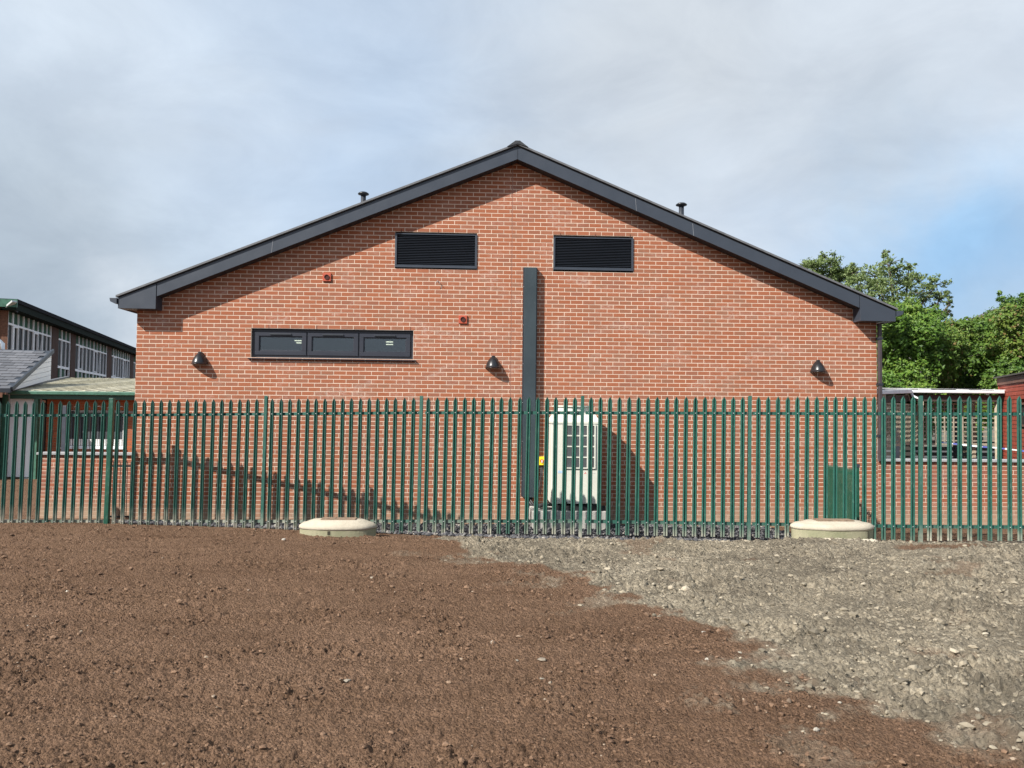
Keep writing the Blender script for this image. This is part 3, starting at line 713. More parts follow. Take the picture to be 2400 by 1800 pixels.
cb = MB(); cb.tube([p+Vector((.01, -.0, 0)), p+Vector((.0, -.05, .02)), p+Vector((-.02, -.07, -.01)), p+Vector((-.035, -.06, -.035))], .006, 6)
cb.tube([p+Vector((.012, 0, .0)), p+Vector((.02, -.05, .005)), p+Vector((.045, -.055, -.04))], .004, 6)
tag(cb.build('loose_cable', simple('cable_grey', (.25, .25, .26), .5)), 'short grey cable end sticking out of the brick under the left louvre', 'cable')
# trunking
a = at(1228.5, 626, -.12); c = at(1258, 626, -.12); zt_ = a.z; zb_ = at(1240, 1166, -.12).z
o = thing('pipe_trunking', 'tall dark blue grey metal trunking running up the gable', 'trunking', (0, 0, 0))
b = MB(); b.box(a.x+.01, c.x-.0, -.12, -.004, zb_, zt_); b.build('casing', TRK, o, bevel=.004)
b = MB(); b.box(a.x-.012, a.x+.009, -.1, -.004, zb_+.02, zt_-.0); b.build('side_flange', ANTD, o)
b = MB(); b.box(c.x+.001, c.x+.016, -.075, -.004, zb_+.02, zt_-.0); b.build('side_flange', ANTD, o)
for z in np.linspace(zb_+.3, zt_-.35, 6):
    for xx in (a.x-.002, c.x+.008):
        q = MB(); q.lathe([(.006, 0), (.004, .004)], 8); s_ = q.build('screw', STEEL, o); s_.rotation_euler = (math.pi/2, 0, 0); s_.location = (xx, -.1 if xx < (a.x+c.x)/2 else -.075, z)

# ------------------------------------------------------------------ heat pump on its plinth
Yf, Yb = -.86, -.12
fl = at(1292, 1100, Yf); frt = at(1405, 1100, Yf); ztop = at(1350, 993, Yf).z; zbot = at(1350, 1181, Yf).z
o = thing('air_conditioning_unit', 'tall cream air conditioning unit with a grid grille behind the fence', 'air conditioner', (0, 0, 0))
x0, x1 = fl.x, frt.x
b = MB(); b.box(x0, x1, Yf, Yb, zbot, ztop); b.build('casing', ACW, o, bevel=.008)
# recessed coil behind a grid of bars
gx0, gx1 = at(1324, 1100, Yf).x, at(1394, 1100, Yf).x; gz1, gz0 = at(1360, 996, Yf).z, at(1360, 1097, Yf).z
gx0 -= .0
b = MB(); b.box(gx0, gx1, Yf-.004, Yf-.001, gz0, gz1); b.build('coil', simple('coil_dark', (.045, .047, .05), .6, 0, .3, 40), o)
sz = (gz1-gz0)/44; b = MB()
for k in range(44): b.box(gx0, gx1, Yf-.009, Yf-.0045, gz0+k*sz, gz0+k*sz+sz*.35)
b.build('coil_fin', simple('fin_grey', (.16, .17, .18), .5), o)
bm = MB(); b_ = .022
bar_me = []
for k in range(5):
    xx = gx0+(gx1-gx0)*k/4; q = MB(); q.box(xx-b_/2, xx+b_/2, Yf-.022, Yf-.01, gz0-.01, gz1+.01); q.build('grille_bar', ACW, o, bevel=.003)
    zz = gz0+(gz1-gz0)*k/4; q = MB(); q.box(gx0, gx1, Yf-.0205, Yf-.0105, zz-b_/2, zz+b_/2); q.build('grille_bar', ACW, o)
# hood
hz0 = ztop; hz1 = at(1345, 968, -.5).z; hz2 = at(1345, 951, -.5).z
b = MB(); cxh = (x0+x1)/2; cyh = (Yf+Yb)/2
def rring(hx, hy, z): return [(cxh-hx, cyh-hy, z), (cxh+hx, cyh-hy, z), (cxh+hx, cyh+hy, z), (cxh-hx, cyh+hy, z)]
rings = [rring((x1-x0)/2+.012, (Yb-Yf)/2+.01, hz0), rring((x1-x0)/2+.012, (Yb-Yf)/2+.01, hz0+.035), rring((x1-x0)/2-.065, (Yb-Yf)/2-.06, hz1-.03), rring((x1-x0)/2-.065, (Yb-Yf)/2-.06, hz1)]
for ra, rb in zip(rings, rings[1:]):
    for j in range(4): b.quad(ra[j], ra[(j+1) % 4], rb[(j+1) % 4], rb[j])
b.quad(*rings[-1]); b.build('fan_hood', ACW, o, bevel=.006)
b = MB(); b.lathe([(.34, hz1-.01), (.34, hz2-.03), (.37, hz2-.02), (.37, hz2), (.31, hz2), (.31, hz1)], 32, cxh, cyh); b.build('fan_outlet', ACW, o)
# seams, coloured strip, label, mark
b = MB(); b.box(x0+.285 if False else at(1322, 1100, Yf).x-.03, at(1322, 1100, Yf).x-.026, Yf-.001, Yf, zbot, ztop); b.build('panel_seam', CONCG, o)
b = MB(); b.box(at(1296.5, 1100, Yf).x, at(1298, 1100, Yf).x, Yf-.0015, Yf-.0002, at(1300, 1100, Yf).z, ztop-.01); b.build('red_strip', REDLINE, o)
b = MB(); b.box(at(1308, 1108, Yf).x, at(1318, 1108, Yf).x, Yf-.0015, Yf-.0002, at(1310, 1109, Yf).z, at(1310, 1103, Yf).z); b.build('label_plate', BLUELB, o)
mk = at(1372, 1109, Yf); r = .024
for k in range(3):
    t = math.radians(90+120*k); d1 = Vector((math.cos(t), 0, math.sin(t))); d2 = Vector((math.cos(t+math.radians(60)), 0, math.sin(t+math.radians(60)))); d3 = Vector((math.cos(t-math.radians(60)), 0, math.sin(t-math.radians(60))))
    c0 = Vector((mk.x, Yf-.0012, mk.z)); q = MB(); h = d1*r
    side = Vector((-d1.z, 0, d1.x))*r*.30
    q.quad(c0, c0+h*.5-side, c0+h, c0+h*.5+side); q.build('emblem_lozenge', REDLOGO, o)
b = MB(); b.box(mk.x+.05, mk.x+.17, Yf-.0012, Yf-.0004, mk.z-.004, mk.z+.006); b.build('name_strip', simple('pale_grey_print', (.42, .43, .42), .5, bump=0), o)
for ya in (Yf-.02, Yb-.05):
    b = MB(); b.box(x0+.02, x1+.1, ya, ya+.05, zbot-.115, zbot-.03); b.build('support_rail', BLACKP, o)
for xx in (x0+.06, x1-.1):
    b = MB(); b.box(xx, xx+.06, Yf+.0, Yb, zbot-.03, zbot); b.build('foot', BLACKP, o)
pl = thing('concrete_plinth', 'pale concrete plinth under the air conditioning unit', 'plinth')
pa, pc = at(1247, 1215, Yf-.06), at(1421, 1215, Yf-.06)
b = MB(); b.box(pa.x, pc.x, Yf-.06, -.03, -.02, zbot-.116); b.build('slab', CONCG, pl, bevel=.012)
pp = thing('insulated_pipes', 'black insulated pipes sagging from the trunking to the cream unit', 'pipes')
st_ = Vector(((a.x+c.x)/2, -.06, zb_+.05))
for k, (r, dx) in enumerate(((.03, 0), (.022, .05), (.02, -.04), (.018, .02))):
    m = MB(); m.tube([st_+Vector((dx, 0, 0)), st_+Vector((dx, -.01, -.12)), st_+Vector((dx+.08, -.16-.05*k, -.2-.02*k)), Vector((x0-.1, -.45-.08*k, zbot-.06+.01*k)), Vector((x0+.12, -.6-.06*k, zbot-.045+.012*k)), Vector((x0+.25, Yf-.03+.04*k, zbot+.02))], r, 8)
    m.build('pipe', BLACKP, pp, smooth=True)
iso = at(1270, 1080.5, -.09); o = thing('isolator_switch', 'yellow isolator switch with a red rotary knob right of the trunking', 'switch', (iso.x, 0, iso.z))
b = MB(); b.box(-.047, .047, -.09, -.002, -.075, .075); b.build('box', YEL, o, bevel=.006)
b = MB(); b.lathe([(.033, 0), (.033, .012), (.018, .014)], 20); q = b.build('knob', RED, o); q.rotation_euler = (math.pi/2, 0, 0); q.location = (0, -.09, .0)
b = MB(); b.box(-.008, .008, -.125, -.104, -.03, .02); b.build('lever', WHITE, o, bevel=.003)
b = MB(); b.tube([(-.005, -.05, -.075), (-.01, -.06, -.25), (-.05, -.09, -.5), (-.1, -.15, -.7)], .012, 8); b.tube([(.018, -.05, -.075), (.01, -.07, -.3), (-.03, -.12, -.6)], .007, 6); b.build('cable', BLACKP, o, smooth=True)

# ------------------------------------------------------------------ palisade fence
PH = 2.205
def pale_mesh(m, name='pale', h=PH, seed=0):
    pr = [(-.034, .010), (-.024, -.012), (-.016, -.012), (0, .014), (.016, -.012), (.024, -.012), (.034, .010)]
    lv = [(0, 1, 0), (h-.07, 1, 0), (h-.05, .84, 0), (h-.018, .34, 0), (h, .04, 0)]
    V, Fc = [], []; n = len(pr)
    for off in (0, .003):
        for z, s_, _ in lv:
            for x, y in pr: V.append((x*s_, y*(.4+.6*s_)+off, z))
    m_ = len(lv)*n
    for k in range(len(lv)-1):
        for j in range(n-1):
            a_ = k*n+j; Fc.append((a_, a_+1, a_+n+1, a_+n)); Fc.append((m_+a_+n, m_+a_+n+1, m_+a_+1, m_+a_))
        for j in (0, n-1):
            a_ = k*n+j; Fc.append((a_, a_+n, m_+a_+n, m_+a_))
    me = bpy.data.meshes.new(name); me.from_pydata(V, [], Fc); me.materials.append(m); me.update(); return me
PALE = [pale_mesh(GREEN)]
FN = thing('palisade_fence', 'green steel palisade fence with pointed pales across the whole yard', 'fence')
def fpt(px, py): return at(px, py, -gap(px))
bots = [(-400, 1236), (20, 1236), (262, 1236), (622, 1238), (700, 1243), (1000, 1249), (1365, 1252), (1800, 1260), (2150, 1267), (2400, 1267), (2900, 1270)]
def botpx(x): return float(np.interp(x, [b_[0] for b_ in bots], [b_[1] for b_ in bots]))
bolt = MB(); bolt.lathe([(.0085, 0), (.0085, .004), (.005, .009)], 10); BOLT = bolt.mesh('bolt', STEEL)
bays = [(-82.4, 243.5, 262-366, 262), (277.6, 601.9, 262, 622), (639, 968.6, 622, 987), (1003.3, 1346.5, 987, 1365.2), (1385.5, 1740.5, 1365.2, 1758), (1777.8, 2138.6, 1758, 2158.9), (2178, 2551.6, 2158.9, 2572)]
for bi, (a_, b_, p0, p1) in enumerate(bays):
    lean = math.radians(1.05 if bi == 0 else .55)
    q0, q1 = fpt(p0, botpx(p0)), fpt(p1, botpx(p1)); ang = math.atan2(q1.y-q0.y, q1.x-q0.x); nv = Vector((math.sin(ang), -math.cos(ang), 0))
    # rails
    zt_a, zt_b = fpt(p0, np.interp(p0, [0, 300, 1100, 1800, 2400], [974, 973, 966.5, 969, 971])).z, fpt(p1, np.interp(p1, [0, 300, 1100, 1800, 2400], [974, 973, 966.5, 969, 971])).z
    zb_a, zb_b = fpt(p0, np.interp(p0, [0, 300, 1350, 2300], [1222, 1222, 1222, 1237])).z, fpt(p1, np.interp(p1, [0, 300, 1350, 2300], [1222, 1222, 1222, 1237])).z
    d_ = (Vector((q1.x, q1.y, 0))-Vector((q0.x, q0.y, 0))); ln = d_.length; d_.normalize(); e = .035
    for za, zb2 in ((zt_a, zt_b), (zb_a, zb_b)):
        A0 = Vector((q0.x, q0.y, za))+d_*e - nv*.012; A1 = Vector((q1.x, q1.y, zb2))-d_*e - nv*.012
        m = MB(); m.bar(A0, A1, .006, .048); m.bar(A0-nv*.026+Vector((0, 0, .0215)), A1-nv*.026+Vector((0, 0, .0215)), .045, .005)
        m.build('rail', GREEN, FN)
        for s_ in (A0+d_*.05, A1-d_*.05):
            o = bpy.data.objects.new('bolt', BOLT); o.location = s_+nv*.004; o.rotation_euler = (math.pi/2, 0, ang); link(o, FN)
    for k in range(17):
        px = a_+(b_-a_)*k/16 + random.uniform(-.35, .35); pb_ = fpt(px, botpx(px)); top = fpt(px, np.interp(px, [0, 300, 600, 1100, 1800, 2400], [940.5, 938, 935, 930.5, 929.5, 928])).z
        z0 = pb_.z; sc = (top-z0)/PH
        # foot shifts left because the pale leans: px was read at the top rail
        tz = zt_a+(zt_b-zt_a)*(k+.85)/17.7; P3 = fpt(px, 955)
        o = bpy.data.objects.new('pale', PALE[0]); o.location = (P3.x - math.sin(lean)*(tz-z0), P3.y, z0-.0); o.scale = (1, 1, sc)
        o.rotation_euler = Matrix.Rotation(ang, 4, 'Z').to_4x4().__matmul__(Matrix.Rotation(lean+random.gauss(0, .0016), 4, 'Y')).to_euler(); link(o, FN)
        o.location += nv*.014
        for z_, sd in ((tz, 0), (zb_a+(zb_b-zb_a)*(k+.85)/17.7, 1)):
            bo = bpy.data.objects.new('bolt', BOLT); bo.location = Vector((P3.x - math.sin(lean)*(tz-z_), P3.y, z_))+nv*.014; bo.rotation_euler = (math.pi/2, 0, ang); link(bo, FN)
# posts
def i_post(px, m, w=.050, extra=.015):
    p = fpt(px, botpx(px)); tp = fpt(px, 927.5).z; base = p.z-.05
    o = MB(); x, y = 0, 0
    o.box(-w/2, w/2, -.006, .002, 0, tp-base); o.box(-.004, .004, .002, .040, 0, tp-base-.012); o.box(-w/2, w/2, .040, .046, 0, tp-base-.01)
    q = o.build('post', m, FN, bevel=.002); lean = math.radians(.6)
    P3 = fpt(px, 955); q.location = (P3.x-math.sin(lean)*(P3.z-base), P3.y, base); q.rotation_euler = (0, lean, math.atan2(-.1, 1))
for px, m in ((622.5, GREEN), (987, GREENW), (1365.2, GREEN), (1758, GREENW), (2158.9, GREENW), (2572, GREEN), (262-366, GREEN)): i_post(px, m)
p = fpt(261.5, 1238); tp = fpt(262, 933).z; b = MB(); b.box(-.037, .037, -.05, .03, 0, tp-p.z+.05); q = b.build('corner_post', GREEND, FN, bevel=.006); P3 = fpt(262.5, 955); lean = math.radians(.9)
q.location = (P3.x-math.sin(lean)*(P3.z-p.z), P3.y, p.z-.05); q.rotation_euler = (0, lean, 0)

# ------------------------------------------------------------------ concrete manhole tops
def manhole(pxl, pxr, Y, pyside, pytop, pybot, label, ry=.62, notch=None, sx=1.):
    cl, cr = at(pxl, pyside, Y), at(pxr, pyside, Y); cx = (cl.x+cr.x)/2; r = (cr.x-cl.x)/2; zr = cl.z
    gz = at((pxl+pxr)/2, pybot, Y-r*ry).z; zt = at((pxl+pxr)/2, pytop+3, Y).z
    o = thing('manhole_chamber', label, 'manhole', (cx, Y, 0), 'concrete manhole tops by the fence')
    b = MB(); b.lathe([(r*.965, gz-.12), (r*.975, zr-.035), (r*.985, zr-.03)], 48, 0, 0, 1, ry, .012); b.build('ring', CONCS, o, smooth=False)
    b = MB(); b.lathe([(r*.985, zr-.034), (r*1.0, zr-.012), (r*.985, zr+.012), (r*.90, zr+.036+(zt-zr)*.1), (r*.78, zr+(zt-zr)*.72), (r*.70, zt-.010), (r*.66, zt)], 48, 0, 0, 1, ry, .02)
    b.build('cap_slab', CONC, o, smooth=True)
    b = MB(); b.box(-r*.42, r*.46, -r*ry*.3, r*ry*.32, zt-.002, zt+.016); b.box(-r*.40, -r*.05, -r*ry*.26, r*ry*.26, zt+.017, zt+.021); b.build('cover_plate', simple('rusty_cover', (.20, .14, .095), .8, 0, .4, 14), o, bevel=.004)
    b = MB(); nx = (notch if notch is not None else 0)*r; t_ = math.acos(max(-1, min(1, nx/(r*.975)))); yy = -math.sin(t_)*r*.975*ry
    b.box(nx-.02, nx+.02, yy-.006, yy+.05, gz-.0, zr-.042); b.build('lifting_slot', simple('slot_dark', (.035, .032, .02), .95), o)
    return o, cx, r, zr
m1 = manhole(700.5, 884, -2.25, 1231.5, 1214, 1254, 'low concrete manhole top in brown soil by the left half of the fence', .5, -.145)
m2 = manhole(1854.5, 2047.5, -3.0, 1232, 1217, 1264, 'chipped concrete manhole top on grey clay at the right', .5, .68)
# bedding mortar spilling round the right hand one
mx, mr = m2[1], m2[2]; bd = at(1900, 1272, -3.3)
n = 260; an = rng.uniform(math.pi*.95, math.pi*1.75, n); rr_ = mr*(1.0+.16*rng.uniform(0, 1, n)); x = mx+rr_*np.cos(an); y = -3.0+rr_*.55*np.sin(an); z = ground_z(x, y, detail=False)+.01
tag(objof('mortar_bedding', rocks('mortar_bedding', x, y, z, rng.uniform(.02, .055, n), CONC, .55)), 'spilt pale mortar lumps round the foot of the right manhole top', 'mortar', kind='stuff')

# ------------------------------------------------------------------ garden walls
LY = .9
zt = at(200, 1061, LY-.03).z; xl = at(94, 1150, LY).x
GL = thing('garden_wall', 'low brick wall with grey coping left of the building', 'wall', (0, LY, 0), 'low garden walls')
nr = int(zt/SC)
far = lambda x, z: abs(x)
brickwork(GL, xl, .35, zt-.045-nr*SC, nr, lambda x: 9, [], None, BRVL, BRL, MO, far, 260)
b = MB(); b.box(xl+.006, .35, .046, .215, -.05, zt-.046); b.build('wall_core', MO, GL)
k = xl-.07
while k < .3:
    b = MB(); b.box(k, min(k+.596, .35), -.045, .26, zt-.045, zt); b.build('coping_stone', COPE, GL, bevel=.006); k += .6
zt2 = at(2200, 1077, -.05).z; xr0 = WD+.012; xr1 = xr0+22*SB
GR = thing('garden_wall', 'low brick wall with grey coping running right from the building', 'wall', (0, 0, 0), 'low garden walls')
nr = int(zt2/SC)
brickwork(GR, xr0, xr1, zt2-.045-nr*SC, nr, lambda x: 9, [], None, BRVL, BRL, MO, far, 300)
b = MB(); b.box(xr0, xr1, .046, .215, -.05, zt2-.046); b.build('wall_core', MO, GR)
k = xr0+.0
while k < xr1:
    b = MB(); b.box(k, min(k+.897, xr1), -.045, .26, zt2-.045, zt2); b.build('coping_stone', COPE, GR, bevel=.006); k += .9
bj = MB(); bj.box(WD-.0035, WD+.0085, .0012, .03, 0, zt2-.05); bj.build('joint_strip', simple('joint_orange', (.28, .11, .06), .7), GR)

# ------------------------------------------------------------------ bow topped railings on the left
def bow_railing(pxa, pxb, Y, ytop, zb, sp, label, m, rad=.007):
    A_, B_ = at(pxa, ytop, Y), at(pxb, ytop, Y); o = thing('bow_top_railing', label, 'railing', (0, 0, 0)); x = A_.x; zt = A_.z; k = 0
    while x+sp < B_.x:
        pts = [(x, Y, zb), (x, Y, zt-sp/2)]+[(x+sp/2-sp/2*math.cos(t), Y, zt-sp/2+sp/2*math.sin(t)) for t in np.linspace(.5, 2.64, 5)]+[(x+sp, Y, zt-sp/2), (x+sp, Y, zb)]
        b = MB(); b.tube(pts, rad, 5); b.build('hoop_bar', m, o); x += 2*sp
    for z in (zt-sp/2-.06, zb+.12):
        b = MB(); b.box(A_.x-.02, B_.x, Y-.005, Y+.005, z-.018, z+.018); b.build('rail', m, o)
    return o
RAILM = simple('railing_black', (.02, .016, .016), .5)
bow_railing(258, 318, .35, 1080, .0, .062, 'short black bow topped railing before the low wall by the building corner', RAILM)
bow_railing(147, 316, 1.9, 951, .0, .11, 'tall dark bow topped railing behind the left low wall', RAILM, .006)
p0 = at(154, 951, 1.85); b = MB(); b.box(p0.x-.04, p0.x+.04, 1.8, 1.88, 0, p0.z); tag(b.build('fence_post', DKBLUE, bevel=.005), 'dark square post behind the left low wall before the white framed window', 'post')

# ------------------------------------------------------------------ canopy building on the left
CY = 9.5
CB = thing('school_annexe', 'single storey brick annexe under a ribbed cream canopy roof', 'building', (0, CY, 0))
xa, xb = at(108, 1000, CY).x, at(330, 1000, CY).x; zt = at(200, 930, CY).z
wx0, wx1, wz1, wz0 = at(145, 962, CY).x, at(292, 962, CY).x, at(200, 962, CY).z, at(200, 1049, CY).z
BRVO = []
for k in range(16):
    b = MB(); b.box(-SB/2+.005, SB/2-.005, random.uniform(-.0015, .0015), .045, -.0315, .0315, tone=k/15); BRVO.append(b.mesh('brick', BRO, tones=True))
nr = int((zt-0)/SC)
brickwork(CB, xa, xb, 0, nr, lambda x: 9, [(wx0, wx1, wz0, wz1)], None, BRVO, BRO, MOD, lambda x, z: 3.-z if z > .7 else 1e9, 260)
b = MB(); b.box(xa-.02, wx0, .1, .3, 0, zt+.2); b.box(wx1, xb, .1, .3, 0, zt+.2); b.box(wx0, wx1, .1, .3, 0, wz0); b.box(wx0, wx1, .1, .3, wz1, zt+.2); b.box(xa-.02, xb, 1.2, 1.3, 0, 2.6); b.build('wall', BRO, CB)
W_ = child('window', CB); w_ = .05
b = MB(); b.box(wx0, wx1, .03, .09, wz0, wz0+w_); b.box(wx0, wx1, .03, .09, wz1-w_, wz1)
for x in (wx0, (wx0+wx1)/2-.02, wx1-w_): b.box(x, x+w_, .0302, .09, wz0+w_, wz1-w_)
b.build('frame', WHITEP, W_)
DKG = simple('dark_glass', (.018, .022, .024), .35, 0, .3, 3, .06, 0)
b = MB(); b.box(wx0+w_, wx1-w_, .07, .075, wz0+w_, wz1-w_); b.build('pane', DKG, W_)
k = wx0+w_+.02
while k < wx1-w_-.08:
    b = MB(); b.box(k, k+.05, .06, .063, wz0+.26, wz1-w_-.01); b.build('blind_slat', simple('blind_dark', (.05, .06, .07), .7) if k == wx0+w_+.02 else bpy.data.materials['blind_dark'], W_); k += .085
k = wx0+w_+.02
while k < wx1-w_-.06:
    b = MB(); b.box(k, k+.045, .058, .06, wz0+w_+.01, wz0+.25); b.build('blind_slat', WHITE, W_); k += .06
b = MB(); b.box(wx0-.06, wx1+.05, -.06, .03, wz0-.04, wz0-.001); b.build('sill', WHITEP, W_)
# canopy
yf = -.6; FL = at(29, 915, CY+yf); FRx = at(340, 915, CY+yf).x; BL = at(159, 886, 17.5); zf = FL.z; zk = BL.z; dyb = 17.5-CY
CREAM = simple('cream_sheet', (.42, .39, .29), .75, 0, .3, 3); CREAMD = simple('cream_rib_shade', (.30, .275, .19), .8, 0, .4, 6)  # darker rib tone paints the shadow lines along the ribs into the colour
b = MB(); b.quad((FL.x, yf, zf), (FRx, yf, zf), (FRx, dyb, zk), (BL.x, dyb, zk)); b.quad((FL.x, yf, zf-.03), (BL.x, dyb, zk-.03), (FRx, dyb, zk-.03), (FRx, yf, zf-.03)); b.build('canopy_sheet', CREAM, CB)
x = BL.x+.2
while x < FRx:
    t_ = min(1, max(.0, (FL.x-x)/(FL.x-BL.x))); ys = yf+(dyb-yf)*t_
    b = MB(); b.bar((x, ys, zf+(zk-zf)*t_-.008), (x, dyb, zk-.008), .13, .055); b.build('rib', CREAM if int(x*10) % 2 else CREAMD, CB); x += .36
b = MB(); b.box(FL.x-.05, FRx, yf-.13, yf-.001, zf-.115, zf-.005); b.build('gutter', PGREEN, CB, bevel=.02)
b = MB(); b.box(FL.x-.05, FRx, yf-.02, yf+.1, zf-.24, zf-.12); b.build('beam', GREEND, CB)
b = MB(); b.bar((FL.x, yf, zf+.03), (BL.x, dyb, zk+.03), .12, .09); b.build('edge_flashing', SLATE, CB)
for px in (7.5, 82.5):
    p = at(px, 1000, CY+yf); b = MB(); b.box(p.x-.055, p.x+.055, yf-.0, yf+.11, 0, zf-.12); b.build('canopy_post', PGREEN, CB)
x0, x1 = at(16, 1000, CY-.42).x, at(76, 1000, CY-.42).x
b = MB(); b.box(x0, x1, -.42, -.38, .06, zf-.2); b.build('white_panel', simple('white_board', (.82, .83, .84), .5, 0, .03, 2), CB)
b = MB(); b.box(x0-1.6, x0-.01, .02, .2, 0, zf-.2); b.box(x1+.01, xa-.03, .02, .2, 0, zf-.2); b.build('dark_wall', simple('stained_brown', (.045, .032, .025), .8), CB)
b = MB(); b.box(x0+.5, xa+.0, -.5, -.02, .0, .045); b.build('threshold', CONCG, CB)
# dome camera
p = at(100, 931, CY-.12); o = thing('security_camera', 'small white dome camera under the canopy edge by the brick wall', 'camera', p)
b = MB(); b.lathe([(.03, .10), (.065, .09), (.072, .03), (.06, .01)], 18); b.build('housing', WHITE, o, smooth=True)
b = MB(); b.lathe([(.05, .03), (.045, -.02), (.02, -.045)], 16); b.build('dome', BLACKP, o, smooth=True)
b = MB(); b.box(-.03, .035, -.03, .1, -.16, -.09); b.build('bracket', WHITE, o)

# ------------------------------------------------------------------ two storey school block behind
AZ = math.radians(-13.6); ud = Vector((math.sin(AZ), math.cos(AZ), 0)); nn = Vector((ud.y, -ud.x, 0)); RZL = math.atan2(ud.y, ud.x)
P0 = at(18, 800, 17.5); P0.z = 0
def wl(px, py, off=0.):          # local (s, z) on the long wall
    q = onplane(px, py, P0+nn*off, nn); return (q-P0).dot(ud), q.z
SB2 = thing('school_block', 'two storey school block with white framed windows and green panels behind', 'building', P0, rz=RZL)
zr = wl(22, 693, .45)[1]; zr = (zr+wl(318, 815, .45)[1])/2; Lw = wl(316, 860)[0]+14
zw1 = wl(121, 757)[1]; ztr = wl(121, 789)[1]; zg = wl(135, 858)[1]; zlo = zg-1.3
b = MB(); b.box(-.05, Lw, .1, 9, 0, zlo); b.box(-.05, Lw, .3, 9, zlo, zw1); b.box(-.05, Lw, .1, 9, zw1, zr-.12); SBR = simple('school_brown_brick', (.14, .065, .038), .9, 0, .4, 14); b.build('wall', SBR, SB2)
b = MB(); b.box(-.5, Lw+.4, -.45, 9.5, zr-.16, zr); b.build('flat_roof', simple('felt_roof', (.014, .015, .018), .9, spec=.1), SB2)
b = MB(); b.box(-.5, Lw+.4, -.40, 0.095, zr-.42, zr-.161); b.build('roof_soffit', simple('soffit_green_black', (.013, .02, .017), .9, spec=.1), SB2)
b = MB(); b.box(-.56, -.5, -.45, 9.5, zr-.33, zr-.02); b.build('end_fascia', PGREEN, SB2)
b = MB(); b.box(-.02, .0, .0, 9, 0, zr-.42); b.build('end_wall', SBR, SB2)
bayp = [(19, 121, 9), (137, 166, 3), (178, 252, 9), (263, 306, 8)]
edges = [(wl(a_, 800)[0], wl(b_, 830)[0]) for a_, b_, _ in bayp]
PM = simple('dark_pier_brick', (.075, .042, .032), .9, 0, .35, 20)
prev = 0.0
for (s0, s1), (_, _, npn) in zip(edges+[(edges[-1][1]+1.2, Lw-1)], bayp+[(0, 0, 9)]):
    if s0-prev > .05:
        pv = child('pier', SB2); b = MB(); b.box(prev+.0, s0, .0, .12, 0, zr-.43); b.build('pier_face', PM, pv)
        z = .3                                        # raked courses, one ledge every other course
        cm = MB()
        while z < zr-.5: cm.box(prev, s0, -.008, .0, z, z+.05); z += .075
        cm.build('course', PM, pv)
    W_ = child('window', SB2); b = MB(); fw = .08
    for za, zc in ((zw1-fw, zw1), (ztr-fw/2, ztr+fw/2), (zg-fw, zg+.04), (zlo, zlo+.05)): b.box(s0, s1, .03, .12, za, zc)
    cw = (s1-s0)/npn
    for k in range(npn+1):
        t_ = fw if (k % 2 == 1 or k in (0, npn)) else fw*.45
        xx = min(max(s0+k*cw, s0+t_/2), s1-t_/2); b.box(xx-t_/2, xx+t_/2, .0302, .12, zlo+.05, zw1-fw)
    b.build('frame', bpy.data.materials['white_board'], W_)
    for k in range(npn):
        a_, c_ = s0+k*cw+.02, s0+(k+1)*cw-.02
        q = MB(); q.box(a_, c_, .085, .09, ztr+.02, zw1-.02); q.build('green_pane', GPANEL, W_)
        q = MB(); q.box(a_, c_, .0855, .09, zg+.02, ztr-.02); q.build('glass_pane', DKG, W_)
        if (k % 2): q = MB(); q.box(a_-.4*cw, c_, .0845, .09, zlo, zg-.02); q.build('green_pane', GPANEL, W_)
        if k % 4 == 1 and npn > 3:        # white casement of an opening light
            q = MB(); zz0, zz1 = zg+.06, ztr-.05
            q.box(a_+.02, a_+.07, .01, .08, zz0, zz1); q.box(c_-.07, c_-.02, .01, .08, zz0, zz1); q.box(a_+.07, c_-.07, .01, .08, zz0, zz0+.05); q.box(a_+.07, c_-.07, .01, .08, zz1-.05, zz1); q.build('casement', bpy.data.materials['white_board'], W_)
        if k == 6:
            q = MB(); q.bar(((a_+c_)/2, .08, zg+.1), (a_+.08, .08, ztr-.3), .01, .06, Vector((0, 1, 0))); q.bar(((a_+c_)/2+.05, .08, zg+.1), (c_-.05, .08, ztr-.3), .01, .05, Vector((0, 1, 0))); q.build('curtain', WHITEP, W_)
    prev = s1
p = at(30, 713, 17.0); o = thing('floodlight', 'grey floodlight on a bracket under the school block roof corner', 'floodlight', p)
b = MB(); b.bar((-.25, .1, -.1), (.12, -.1, .1), .2, .08); b.build('head', simple('light_grey_metal', (.4, .42, .42), .4), o, bevel=.01)
b = MB(); b.bar((-.1, .1, -.06), (-.1, .5, -.25), .04, .04); b.build('bracket', ANTD, o)
p = at(5, 815, 15.5); o = thing('flue_pipe', 'shiny bent metal flue pipe at the left edge above the slate roof', 'flue', p)
b = MB(); b.tube([(-.5, 0, .28), (-.12, 0, .26), (.0, 0, .15), (.0, 0, -.6)], .085, 12); b.build('bent_pipe', simple('bright_metal', (.6, .6, .6), .25, .9), o, smooth=True)

